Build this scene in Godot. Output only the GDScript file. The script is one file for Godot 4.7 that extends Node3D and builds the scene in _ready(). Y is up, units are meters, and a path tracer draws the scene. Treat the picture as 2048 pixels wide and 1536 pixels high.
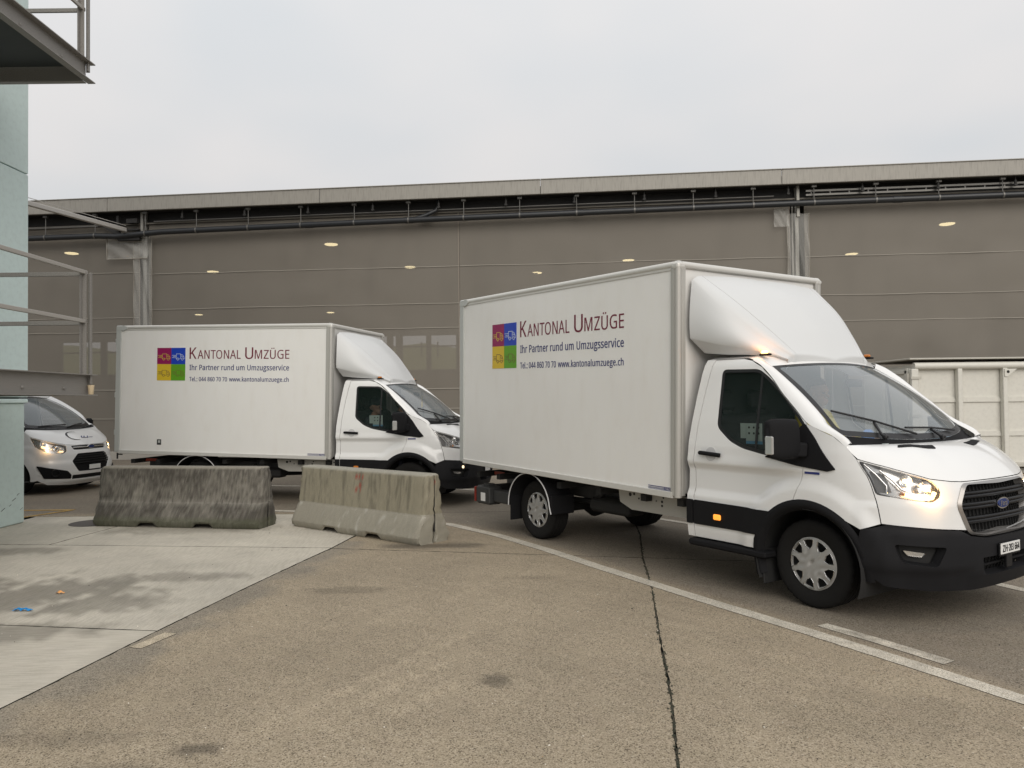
extends Node3D

# ---------------------------------------------------------------- materials
var M := {}

func lin(r: float, g: float, b: float, a := 1.0) -> Color:
	return Color(r, g, b, a).linear_to_srgb()

func mat(key: String, c: Color, rough := 0.6, metal := 0.0) -> StandardMaterial3D:
	var m := StandardMaterial3D.new()
	m.resource_name = key
	m.albedo_color = c
	m.roughness = rough
	m.metallic = metal
	M[key] = m
	return m

func glow(key: String, c: Color, energy: float) -> StandardMaterial3D:
	var m := mat(key, c, 0.4)
	m.emission_enabled = true
	m.emission = c
	m.emission_energy_multiplier = energy
	return m

func glass(key: String, c: Color, a: float) -> StandardMaterial3D:
	var m := mat(key, c, 0.02)
	m.albedo_color.a = a
	m.transparency = BaseMaterial3D.TRANSPARENCY_ALPHA
	return m

func noise(kind: int, freq: float, octaves: int, sd: int) -> FastNoiseLite:
	var f := FastNoiseLite.new()
	f.noise_type = kind
	f.frequency = freq
	f.fractal_octaves = octaves
	f.seed = sd
	if octaves < 2:
		f.fractal_type = FastNoiseLite.FRACTAL_NONE
	return f

func noise_tex(f: FastNoiseLite, size: int, stops: Array, cols: Array, bump := 0.0) -> NoiseTexture2D:
	var t := NoiseTexture2D.new()
	t.width = size
	t.height = size
	t.seamless = true
	t.noise = f
	t.normalize = true
	if bump > 0.0:
		t.as_normal_map = true
		t.bump_strength = bump
	else:
		var g := Gradient.new()
		g.offsets = PackedFloat32Array(stops)
		var cc := PackedColorArray()
		for c in cols:
			cc.append(c if c is Color else Color(c, c, c))
		g.colors = cc
		t.color_ramp = g
	return t

func tri_tex(m: StandardMaterial3D, t: Texture2D, tile: float) -> void:
	m.albedo_texture = t
	m.uv1_triplanar = true
	m.uv1_world_triplanar = true
	m.uv1_scale = Vector3.ONE / tile

# ---------------------------------------------------------------- curves
func itp(x: float, xs: Array, ys: Array) -> float:
	if x <= xs[0]:
		return ys[0]
	for i in range(1, xs.size()):
		if x <= xs[i]:
			return lerpf(ys[i - 1], ys[i], (x - xs[i - 1]) / (xs[i] - xs[i - 1]))
	return ys[-1]

func cat(p0, p1, p2, p3, t: float):
	return 0.5 * (2.0 * p1 + (p2 - p0) * t + (2.0 * p0 - 5.0 * p1 + 4.0 * p2 - p3) * t * t + (3.0 * p1 - p0 - 3.0 * p2 + p3) * t * t * t)

func along(pts: Array, t: float):
	var n := pts.size() - 1
	var i := clampi(int(floor(t * n)), 0, n - 1)
	var f := t * n - i
	var a = pts[i]
	var b = pts[i + 1]
	var p = pts[i - 1] if i > 0 else a * 2.0 - b
	var q = pts[i + 2] if i + 2 <= n else b * 2.0 - a
	return cat(p, a, b, q, f)

func V2(l: Array) -> PackedVector2Array:
	var r := PackedVector2Array()
	for i in range(0, l.size(), 2):
		r.append(Vector2(l[i], l[i + 1]))
	return r

func rounded(p: PackedVector2Array, r: float, seg := 5) -> PackedVector2Array:
	var out := PackedVector2Array()
	var n := p.size()
	for i in n:
		var a := p[(i + n - 1) % n]
		var b := p[i]
		var c := p[(i + 1) % n]
		var d1 := minf(r, a.distance_to(b) * 0.48)
		var d2 := minf(r, c.distance_to(b) * 0.48)
		var s := b + (a - b).normalized() * d1
		var e := b + (c - b).normalized() * d2
		for k in seg + 1:
			var t := float(k) / seg
			out.append(s.lerp(b, t).lerp(b.lerp(e, t), t))
	return out

func inset(p: PackedVector2Array, d: float) -> PackedVector2Array:
	var r := Geometry2D.offset_polygon(p, -d, Geometry2D.JOIN_ROUND)
	return r[0] if r.size() else p

func circle(c: Vector2, r: float, n := 40, from := 0.0, to := TAU) -> PackedVector2Array:
	var out := PackedVector2Array()
	for i in n:
		var a := from + (to - from) * i / (n if absf(to - from - TAU) < 0.001 else n - 1)
		out.append(c + Vector2(cos(a), sin(a)) * r)
	return out

# ---------------------------------------------------------------- mesh builder
class Mb:
	var v := PackedVector3Array()
	var n := PackedVector3Array()
	var c := PackedColorArray()
	var xf := Transform3D.IDENTITY
	var col := Color.WHITE

	func tri(a: Vector3, b: Vector3, d: Vector3, na: Vector3, nb: Vector3, nd: Vector3, ca = null, cb = null, cd = null) -> void:
		var g := (b - a).cross(d - a)
		if g.length_squared() < 1e-16:
			return
		if g.dot(na + nb + nd) > 0.0:
			var t = b
			b = d
			d = t
			t = nb
			nb = nd
			nd = t
			t = cb
			cb = cd
			cd = t
		for p in [a, b, d]:
			v.append(xf * p)
		for p in [na, nb, nd]:
			n.append((xf.basis * p).normalized())
		for k in [ca, cb, cd]:
			c.append(col if k == null else k)

	func quad(a: Vector3, b: Vector3, d: Vector3, e: Vector3, nn: Vector3) -> void:
		tri(a, b, d, nn, nn, nn)
		tri(a, d, e, nn, nn, nn)

	func box(ctr: Vector3, size: Vector3, bev := 0.0) -> void:
		var h := size * 0.5
		bev = minf(bev, minf(h.x, minf(h.y, h.z)) * 0.95)
		var ax := [Vector3.RIGHT, Vector3.UP, Vector3.BACK]
		for k in 3:
			for s: float in [-1.0, 1.0]:
				var nn: Vector3 = ax[k] * s
				var u: Vector3 = ax[(k + 1) % 3]
				var w: Vector3 = ax[(k + 2) % 3]
				var hu: float = h[(k + 1) % 3] - bev
				var hw: float = h[(k + 2) % 3] - bev
				var o: Vector3 = ctr + nn * h[k]
				quad(o - u * hu - w * hw, o + u * hu - w * hw, o + u * hu + w * hw, o - u * hu + w * hw, nn)
		if bev <= 0.0:
			return
		for k in 3:
			var u: Vector3 = ax[(k + 1) % 3]
			var w: Vector3 = ax[(k + 2) % 3]
			var e: Vector3 = ax[k] * (h[k] - bev)
			for su in [-1.0, 1.0]:
				for sw in [-1.0, 1.0]:
					var n1: Vector3 = u * su
					var n2: Vector3 = w * sw
					var p1: Vector3 = ctr + n1 * h[(k + 1) % 3] + n2 * (h[(k + 2) % 3] - bev)
					var p2: Vector3 = ctr + n1 * (h[(k + 1) % 3] - bev) + n2 * h[(k + 2) % 3]
					tri(p1 - e, p1 + e, p2 + e, n1, n1, n2)
					tri(p1 - e, p2 + e, p2 - e, n1, n2, n2)
		for sx in [-1.0, 1.0]:
			for sy in [-1.0, 1.0]:
				for sz in [-1.0, 1.0]:
					var q := Vector3(sx, sy, sz)
					var i := ctr + (h - Vector3.ONE * bev) * q
					tri(i + Vector3(sx * bev, 0, 0), i + Vector3(0, sy * bev, 0), i + Vector3(0, 0, sz * bev), Vector3(sx, 0, 0), Vector3(0, sy, 0), Vector3(0, 0, sz))

	func beam(a: Vector3, b: Vector3, w: float, hgt: float, bev := 0.0, up := Vector3.UP) -> void:
		var keep := xf
		var x := (b - a).normalized()
		var z := x.cross(up).normalized()
		if z.length() < 0.5:
			z = x.cross(Vector3.RIGHT).normalized()
		var y := z.cross(x)
		xf = xf * Transform3D(Basis(x, y, z), (a + b) * 0.5)
		box(Vector3.ZERO, Vector3(a.distance_to(b), hgt, w), bev)
		xf = keep

	func tube(pts: Array, r: float, seg := 10, caps := true) -> void:
		var rings := []
		var up := Vector3.UP
		for i in pts.size():
			var d: Vector3 = (pts[mini(i + 1, pts.size() - 1)] - pts[maxi(i - 1, 0)]).normalized()
			if absf(d.dot(up)) > 0.95:
				up = Vector3.RIGHT if absf(d.x) < 0.9 else Vector3.BACK
			var s := d.cross(up).normalized()
			var t := s.cross(d)
			var ring := []
			for k in seg:
				var a := TAU * k / seg
				ring.append(s * cos(a) + t * sin(a))
			rings.append([pts[i], ring, d])
		for i in rings.size() - 1:
			for k in seg:
				var k2 := (k + 1) % seg
				var n1: Vector3 = rings[i][1][k]
				var n2: Vector3 = rings[i][1][k2]
				var n3: Vector3 = rings[i + 1][1][k2]
				var n4: Vector3 = rings[i + 1][1][k]
				tri(rings[i][0] + n1 * r, rings[i][0] + n2 * r, rings[i + 1][0] + n3 * r, n1, n2, n3)
				tri(rings[i][0] + n1 * r, rings[i + 1][0] + n3 * r, rings[i + 1][0] + n4 * r, n1, n3, n4)
		if caps:
			for e in [0, rings.size() - 1]:
				var nn: Vector3 = rings[e][2] * (-1.0 if e == 0 else 1.0)
				for k in seg:
					tri(rings[e][0], rings[e][0] + rings[e][1][k] * r, rings[e][0] + rings[e][1][(k + 1) % seg] * r, nn, nn, nn)

	# profile of (radius, x) turned about the x axis
	func lathe(prof: PackedVector2Array, seg := 32, wob = null, sharp := false) -> void:
		var pn := []
		for i in prof.size():
			var d := prof[mini(i + 1, prof.size() - 1)] - prof[maxi(i - 1, 0)]
			pn.append(Vector2(-d.y, d.x).normalized())
		for i in prof.size() - 1:
			var fl := Vector2(-(prof[i + 1] - prof[i]).y, (prof[i + 1] - prof[i]).x).normalized()
			for k in seg:
				var q := []
				var w := []
				for e in [[i, k], [i + 1, k], [i + 1, k + 1], [i, k + 1]]:
					var a: float = TAU * e[1] / seg
					var r: float = prof[e[0]].x
					if wob != null:
						r += wob.call(e[0], e[1])
					q.append(Vector3(prof[e[0]].y, cos(a) * r, sin(a) * r))
					var m: Vector2 = fl if sharp else pn[e[0]]
					w.append(Vector3(m.y, cos(a) * m.x, sin(a) * m.x) * -1.0)
				tri(q[0], q[1], q[2], w[0], w[1], w[2])
				tri(q[0], q[2], q[3], w[0], w[2], w[3])

	# polygon in the xy plane, extruded along z from z0 to z1
	func prism(p: PackedVector2Array, z0: float, z1: float) -> void:
		var idx := Geometry2D.triangulate_polygon(p)
		for i in range(0, idx.size(), 3):
			var a := p[idx[i]]
			var b := p[idx[i + 1]]
			var d := p[idx[i + 2]]
			for e in [[z1, Vector3.BACK], [z0, Vector3.FORWARD]]:
				tri(Vector3(a.x, a.y, e[0]), Vector3(b.x, b.y, e[0]), Vector3(d.x, d.y, e[0]), e[1], e[1], e[1])
		var s := -1.0 if Geometry2D.is_polygon_clockwise(p) else 1.0
		for i in p.size():
			var a := p[i]
			var b := p[(i + 1) % p.size()]
			var nn := Vector3((b - a).y, -(b - a).x, 0).normalized() * s
			quad(Vector3(a.x, a.y, z0), Vector3(b.x, b.y, z0), Vector3(b.x, b.y, z1), Vector3(a.x, a.y, z1), nn)

	# rows of points; smooth normals; side = point that lies inside
	func grid(rows: Array, flip := false, cols = null) -> void:
		var h := rows.size()
		var nn := []
		for i in h:
			var line := []
			var w: int = rows[i].size()
			for j in w:
				var du: Vector3 = rows[i][mini(j + 1, w - 1)] - rows[i][maxi(j - 1, 0)]
				var dv: Vector3 = rows[mini(i + 1, h - 1)][j] - rows[maxi(i - 1, 0)][j]
				var k := du.cross(dv)
				if k.length() < 1e-9:
					k = Vector3.UP
				line.append(k.normalized() * (-1.0 if flip else 1.0))
			nn.append(line)
		for i in h - 1:
			for j in rows[i].size() - 1:
				var ca = null
				var cb = null
				var cd = null
				var ce = null
				if cols != null:
					ca = cols[i][j]
					cb = cols[i][j + 1]
					cd = cols[i + 1][j + 1]
					ce = cols[i + 1][j]
				tri(rows[i][j], rows[i][j + 1], rows[i + 1][j + 1], nn[i][j], nn[i][j + 1], nn[i + 1][j + 1], ca, cb, cd)
				tri(rows[i][j], rows[i + 1][j + 1], rows[i + 1][j], nn[i][j], nn[i + 1][j + 1], nn[i + 1][j], ca, cd, ce)

	func mesh(mt: Material, colors := false) -> ArrayMesh:
		var a := []
		a.resize(Mesh.ARRAY_MAX)
		a[Mesh.ARRAY_VERTEX] = v
		a[Mesh.ARRAY_NORMAL] = n
		if colors:
			a[Mesh.ARRAY_COLOR] = c
		var m := ArrayMesh.new()
		m.add_surface_from_arrays(Mesh.PRIMITIVE_TRIANGLES, a)
		m.surface_set_material(0, mt)
		return m

# ---------------------------------------------------------------- patches: a flat outline with holes, cut into cells and lifted onto a surface
func cells(outer: PackedVector2Array, holes: Array, r: Rect2, depth: int, out: Array) -> void:
	var rp := PackedVector2Array([r.position, r.position + Vector2(r.size.x, 0), r.end, r.position + Vector2(0, r.size.y)])
	var pcs := Geometry2D.intersect_polygons(outer, rp)
	for h in holes:
		var nx: Array[PackedVector2Array] = []
		for p in pcs:
			nx.append_array(Geometry2D.clip_polygons(p, h))
		pcs = nx
	for p in pcs:
		if Geometry2D.is_polygon_clockwise(p):
			if depth < 5:
				var hs := r.size * 0.5
				for k in 4:
					cells(outer, holes, Rect2(r.position + Vector2(hs.x * (k % 2), hs.y * (k / 2)), hs), depth + 1, out)
			return
	out.append_array(pcs)

func patch(m: Mb, outer: PackedVector2Array, holes: Array, cell: float, lift: Callable, side := 1.0, skirt := 0.0, colf = null) -> void:
	var bb := Rect2(outer[0], Vector2.ZERO)
	for p in outer:
		bb = bb.expand(p)
	var pcs := []
	var nx := int(ceil(bb.size.x / cell))
	var ny := int(ceil(bb.size.y / cell))
	for i in nx:
		for j in ny:
			cells(outer, holes, Rect2(bb.position + Vector2(i, j) * cell, Vector2(cell, cell)), 0, pcs)
	var memo := {}
	var get_pn := func(q: Vector2):
		var key := Vector2i((q * 20000.0).round())
		if not memo.has(key):
			var e := 0.002
			var pu: Vector3 = lift.call(q + Vector2(e, 0)) - lift.call(q - Vector2(e, 0))
			var pv: Vector3 = lift.call(q + Vector2(0, e)) - lift.call(q - Vector2(0, e))
			var k := pu.cross(pv).normalized() * side
			memo[key] = [lift.call(q), k, null if colf == null else colf.call(q)]
		return memo[key]
	for p in pcs:
		if p.size() < 3:
			continue
		var idx := Geometry2D.triangulate_polygon(p)
		for i in range(0, idx.size(), 3):
			var a = get_pn.call(p[idx[i]])
			var b = get_pn.call(p[idx[i + 1]])
			var d = get_pn.call(p[idx[i + 2]])
			m.tri(a[0], b[0], d[0], a[1], b[1], d[1], a[2], b[2], d[2])
	if skirt != 0.0:
		if colf != null:
			m.col = Color(0.035, 0.032, 0.026)
		var loops := [outer]
		loops.append_array(holes)
		for lp in loops:
			var cwv := -1.0 if Geometry2D.is_polygon_clockwise(lp) else 1.0
			var inner: bool = lp != outer
			for i in lp.size():
				var a: Vector2 = lp[i]
				var b: Vector2 = lp[(i + 1) % lp.size()]
				var k := maxi(1, int(ceil(a.distance_to(b) / cell)))
				for j in k:
					var q0 := a.lerp(b, float(j) / k)
					var q1 := a.lerp(b, float(j + 1) / k)
					if inner and not Geometry2D.is_point_in_polygon((q0 + q1) * 0.5, outer):
						continue
					var g0 = get_pn.call(q0)
					var g1 = get_pn.call(q1)
					var o2 := Vector2((q1 - q0).y, -(q1 - q0).x).normalized() * cwv * (-1.0 if inner else 1.0) * 0.004
					var on: Vector3 = (lift.call(q0 + o2) - g0[0]).normalized()
					m.quad(g0[0], g1[0], g1[0] - g1[1] * skirt, g0[0] - g0[1] * skirt, on)

# ---------------------------------------------------------------- tree of things
func put(parent: Node, called: String, mesh: Mesh, label := "") -> MeshInstance3D:
	var o := MeshInstance3D.new()
	o.name = called
	o.mesh = mesh
	if label:
		o.set_meta("label", label)
	parent.add_child(o, true)
	numbered(o, parent, called)
	return o

var taken := {}
func numbered(o: Node, parent: Node, called: String) -> void:
	var key := [parent.get_instance_id(), called]
	var k: int = taken.get(key, 0)
	taken[key] = k + 1
	o.name = called if k == 0 else "%s_%03d" % [called, k]

func thing(called: String, label: String, category: String, at := Vector3.ZERO, turn := 0.0, group := "") -> Node3D:
	var o := Node3D.new()
	add_child(o, true)
	numbered(o, self, called)
	o.position = at
	o.rotation.y = turn
	tag(o, label, category, group)
	return o

func tag(o: Node, label: String, category: String, group := "") -> Node:
	o.set_meta("label", label)
	o.set_meta("category", category)
	if group:
		o.set_meta("group", group)
	return o

func struct(o: Node, label: String, kind := "structure") -> Node:
	o.set_meta("kind", kind)
	if label:
		o.set_meta("label", label)
	return o

func lettering(parent: Node, words: String, left: Vector3, cap: float, width: float, m: Material, font := "Droid Sans", weight := 400, called := "lettering", italic := false) -> MeshInstance3D:
	var f := SystemFont.new()
	f.font_names = PackedStringArray([font])
	f.font_weight = weight
	f.font_italic = italic
	var fv := FontVariation.new()
	fv.base_font = f
	fv.variation_embolden = 0.0 if weight > 500 else (0.08 if cap > 0.1 else 0.35)
	var t := TextMesh.new()
	t.font = fv
	t.text = words
	t.font_size = 64
	t.pixel_size = cap / (0.714 * 64.0)
	t.depth = 0.0012
	t.curve_step = 2.0
	t.horizontal_alignment = HORIZONTAL_ALIGNMENT_LEFT
	t.material = m
	var bb := t.get_aabb()
	var o := MeshInstance3D.new()
	o.mesh = t
	parent.add_child(o, true)
	numbered(o, parent, called)
	var k := width / bb.size.x if bb.size.x > 0.0 else 1.0
	# the baseline: the text mesh is centred on its line box
	var base := -(f.get_ascent(64) - f.get_descent(64)) * 0.5 * t.pixel_size
	o.scale = Vector3(k, 1, 1)
	o.position = left + Vector3(-bb.position.x * k, -base, 0)
	return o

# ---------------------------------------------------------------- vehicle shell: plan outline = superellipse nose running into straight sides
class Shell:
	var a := 1.06
	var ex := 2.8
	var x0 := 0.1
	var ups: Array
	var nose: Array
	var tu: Array
	var tw: Array
	var zc := 0.0
	var disp: Callable
	var L := []
	var F := []
	var S := []
	var arc := 0.0

	func setup(bref: float) -> void:
		var p := Vector2.ZERO
		for i in 121:
			var th := PI * 0.5 * i / 120.0
			var q := Vector2(pow(sin(th), 2.0 / ex), pow(cos(th), 2.0 / ex))
			var w := Vector2(q.x * a, q.y * bref)
			if i > 0:
				arc += w.distance_to(p)
			p = w
			L.append(q.x)
			F.append(q.y)
			S.append(arc)

	func cv(x: float, xs: Array, ys: Array) -> float:
		if x <= xs[0]:
			return ys[0]
		for i in range(1, xs.size()):
			if x <= xs[i]:
				return lerpf(ys[i - 1], ys[i], (x - xs[i - 1]) / (xs[i] - xs[i - 1]))
		return ys[-1]

	func base(s: float, up: float) -> Vector2:
		var aa := a * cv(up, tu, tw)
		if s >= arc:
			return Vector2(x0 - (s - arc), aa)
		var lo := 0
		var hi := 120
		while hi - lo > 1:
			var mid := (lo + hi) / 2
			if S[mid] <= s:
				lo = mid
			else:
				hi = mid
		var t: float = (s - S[lo]) / maxf(1e-9, S[hi] - S[lo])
		return Vector2(x0 + lerpf(F[lo], F[hi], t) * (cv(up, ups, nose) - x0), lerpf(L[lo], L[hi], t) * aa)

	# point on the shell; s < 0 is the left side; off pushes it outwards
	func at(s: float, up: float, off := 0.0) -> Vector3:
		var k := absf(s)
		var p := base(k, up)
		var d := off
		if disp.is_valid():
			d += disp.call(p.x, up)
		if d != 0.0:
			var t := base(k + 0.01, up) - base(maxf(0.0, k - 0.01), up)
			p += Vector2(t.y, -t.x).normalized() * d
		return Vector3(p.x, up, p.y * signf(s) + zc) if s != 0.0 else Vector3(p.x, up, zc)

	# arc position of a point given by its distance along the vehicle
	func sx(fw: float, up: float) -> float:
		if fw <= x0:
			return arc + x0 - fw
		var lo := 0.0
		var hi := arc
		for i in 24:
			var m := (lo + hi) * 0.5
			if base(m, up).x > fw:
				lo = m
			else:
				hi = m
		return lo

var sh: Shell

func side_poly(l: Array) -> PackedVector2Array:      # (forward, up) pairs -> (arc, up)
	var out := PackedVector2Array()
	for i in range(0, l.size(), 2):
		out.append(Vector2(sh.sx(l[i], l[i + 1]), l[i + 1]))
	return out

func mir(p: PackedVector2Array) -> PackedVector2Array:
	var out := PackedVector2Array()
	for q in p:
		out.append(Vector2(-q.x, q.y))
	out.reverse()
	return out

func on(off := 0.0) -> Callable:
	var s := sh
	return func(q: Vector2) -> Vector3: return s.at(q.x, q.y, off)

# one body panel per side (rs = +1 right, -1 left)
func panel(parent: Node, called: String, poly: PackedVector2Array, holes: Array, m: Material, rs: float, off := 0.0, cell := 0.05, skirt := 0.02, label := "") -> MeshInstance3D:
	var b := Mb.new()
	var hh := []
	for h in holes:
		hh.append(h if rs > 0 else mir(h))
	patch(b, poly if rs > 0 else mir(poly), hh, cell, on(off), -1.0, skirt)
	return put(parent, called, b.mesh(m), label)

func wheel(parent: Node, at: Vector3, rs: float, capm: Material, rim_r := 0.215, label := "") -> Node3D:
	var R := 0.352
	var w := 0.235
	var b := Mb.new()
	var prof := V2([0.19, -0.09, 0.225, -0.105, 0.232, -0.112, 0.27, -0.122, 0.305, -0.124, 0.33, -0.117, 0.345, -0.104, 0.35, -0.09, 0.352, -0.072, 0.343, -0.07, 0.343, -0.062, 0.352, -0.06, 0.352, -0.03, 0.343, -0.028, 0.343, -0.018, 0.352, -0.016, 0.352, 0.016, 0.343, 0.018, 0.343, 0.028, 0.352, 0.03, 0.352, 0.06, 0.343, 0.062, 0.343, 0.07, 0.352, 0.072, 0.35, 0.09, 0.345, 0.104, 0.33, 0.117, 0.305, 0.124, 0.27, 0.122, 0.232, 0.112, 0.225, 0.105, 0.19, 0.09])
	b.lathe(prof, 120, func(i: int, k: int) -> float:
		var r: float = prof[i].x
		if r > 0.344 and absf(prof[i].y) > 0.05:
			return -0.008 if (k % 4) == 0 else 0.0
		return 0.0)
	var o := put(parent, "wheel", b.mesh(M.tyre), label)
	o.position = at
	# dark rim behind the cover
	var rm := Mb.new()
	rm.lathe(V2([0.222, 0.09 * rs, 0.2, 0.03 * rs, 0.0, 0.02 * rs]), 32)
	put(o, "rim", rm.mesh(M.black_metal))
	# cover: a dished disc with eight pairs of openings
	var c := Mb.new()
	var holes := []
	for i in 9:
		var t := TAU * (i + 0.25) / 9.0
		var d := Vector2(cos(t), sin(t))
		var e := Vector2(-d.y, d.x)
		holes.append(rounded(PackedVector2Array([d * 0.113, d * 0.142 + e * 0.033, d * 0.189 + e * 0.047, d * 0.196, d * 0.189 - e * 0.047, d * 0.142 - e * 0.033]), 0.007, 3))
	patch(c, circle(Vector2.ZERO, rim_r, 64), holes, 0.03, func(q: Vector2) -> Vector3:
		var r := q.length()
		var th := atan2(q.y, q.x)
		var x := 0.108 + 0.012 * cos(minf(r / 0.2, 1.0) * PI * 0.5) - 0.012 * smoothstep(0.19, 0.215, r) + 0.004 * cos(th * 9.0) * smoothstep(0.04, 0.1, r) * (1.0 - smoothstep(0.17, 0.2, r))
		x -= 0.008 * (1.0 - smoothstep(0.024, 0.032, r))
		return Vector3(x * rs, q.x, q.y), rs, 0.016)
	put(o, "hub_cap", c.mesh(capm))
	var tr := Mb.new()
	for h in holes:
		var ring := []
		for q in h:
			ring.append(Vector3(0.1115 * rs, q.x, q.y))
		ring.append(ring[0])
		tr.tube(ring, 0.003, 5, false)
	put(o, "hub_cap_trim", tr.mesh(M.chrome))
	o.rotation.y = -PI / 2          # lathe axis x -> across the vehicle
	return o

func truck_disp(x: float, y: float) -> float:
	var r := Vector2(x - 0.03, y - 0.36).length()
	var fl := 1.0 - smoothstep(0.575, 0.70, r)
	var d := 0.028 * fl
	if x < 0.1:
		var band := smoothstep(0.79, 0.86, y) * (1.0 - smoothstep(1.03, 1.10, y))
		d -= 0.030 * band * (1.0 - smoothstep(-0.35, 0.05, x)) * (1.0 - fl)
		d += 0.006 * (1.0 - smoothstep(1.10, 1.2, y)) * smoothstep(1.06, 1.1, y)
	else:
		# faint step of the nose above the bumper
		d += 0.012 * (1.0 - smoothstep(0.87, 0.91, y)) * smoothstep(0.40, 0.5, x) * (1.0 - smoothstep(0.86, 0.93, x))
	return d

func ws_point(u: float, v: float) -> Vector3:       # windscreen: u -1..1 across, v 0 base .. 1 top
	var l := lerpf(0.94, 0.785, v) * u
	var f := lerpf(0.46 - 0.235 * u * u, -0.37 - 0.125 * u * u, v)
	var y := lerpf(1.325 + 0.055 * u * u, 1.985 - 0.035 * u * u, v)
	f += 0.055 * 4.0 * v * (1.0 - v) * (1.0 - 0.70 * u * u)
	y += 0.03 * 4.0 * v * (1.0 - v)
	return Vector3(f, y, l + sh.zc)

func hood_edge(u: float) -> Vector3:
	var k := absf(u)
	# arc positions and heights of the bonnet's shut line from the middle outwards
	var s := itp(k, [0.0, 0.25, 0.36, 0.42, 0.50, 0.66, 0.82, 0.94, 1.0], [0.0, 0.36, 0.48, 0.58, 0.714, 0.82, 0.995, 1.217, 1.29])
	var y := itp(k, [0.0, 0.25, 0.33, 0.40, 0.50, 0.66, 0.82, 0.94, 1.0], [1.045, 1.046, 1.046, 1.052, 1.074, 1.108, 1.16, 1.216, 1.30])
	return sh.at(s * signf(u), y, 0.0)

func hood_point(u: float, v: float) -> Vector3:
	var e := hood_edge(u)
	var c := Vector3(0.50 - 0.15 * u * u, 1.305 + 0.005 * u * u, 0.985 * u + sh.zc)
	var p := c.lerp(e, v)
	var w := 4.0 * v * (1.0 - v)
	p.y += w * (0.05 * (1.0 - u * u) + 0.012) + 0.014 * exp(-pow((absf(u) - 0.46) / 0.09, 2.0)) * sin(PI * v)
	return p

func rows(fn: Callable, nu: int, nv: int, u0 := -1.0, u1 := 1.0, v0 := 0.0, v1 := 1.0) -> Array:
	var r := []
	for j in nv + 1:
		var line := []
		for i in nu + 1:
			line.append(fn.call(lerpf(u0, u1, float(i) / nu), lerpf(v0, v1, float(j) / nv)))
		r.append(line)
	return r

func ribbon(m: Mb, a: Array, b: Array, nseg: int, bulge: Vector3, nb := 4, flip := false) -> void:
	var r := []
	for j in nb + 1:
		var t := float(j) / nb
		var line := []
		for i in nseg + 1:
			var p: Vector3 = along(a, float(i) / nseg)
			var q: Vector3 = along(b, float(i) / nseg)
			line.append(p.lerp(q, t) + bulge * 4.0 * t * (1.0 - t))
		r.append(line)
	m.grid(r, flip)

func off_fn(fn: Callable, d: float) -> Callable:
	return func(u: float, v: float) -> Vector3:
		var e := 0.01
		var k: Vector3 = (fn.call(u + e, v) - fn.call(u - e, v)).cross(fn.call(u, v + e) - fn.call(u, v - e)).normalized()
		if k.y < 0.0:
			k = -k
		return fn.call(u, v) + k * d

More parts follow.
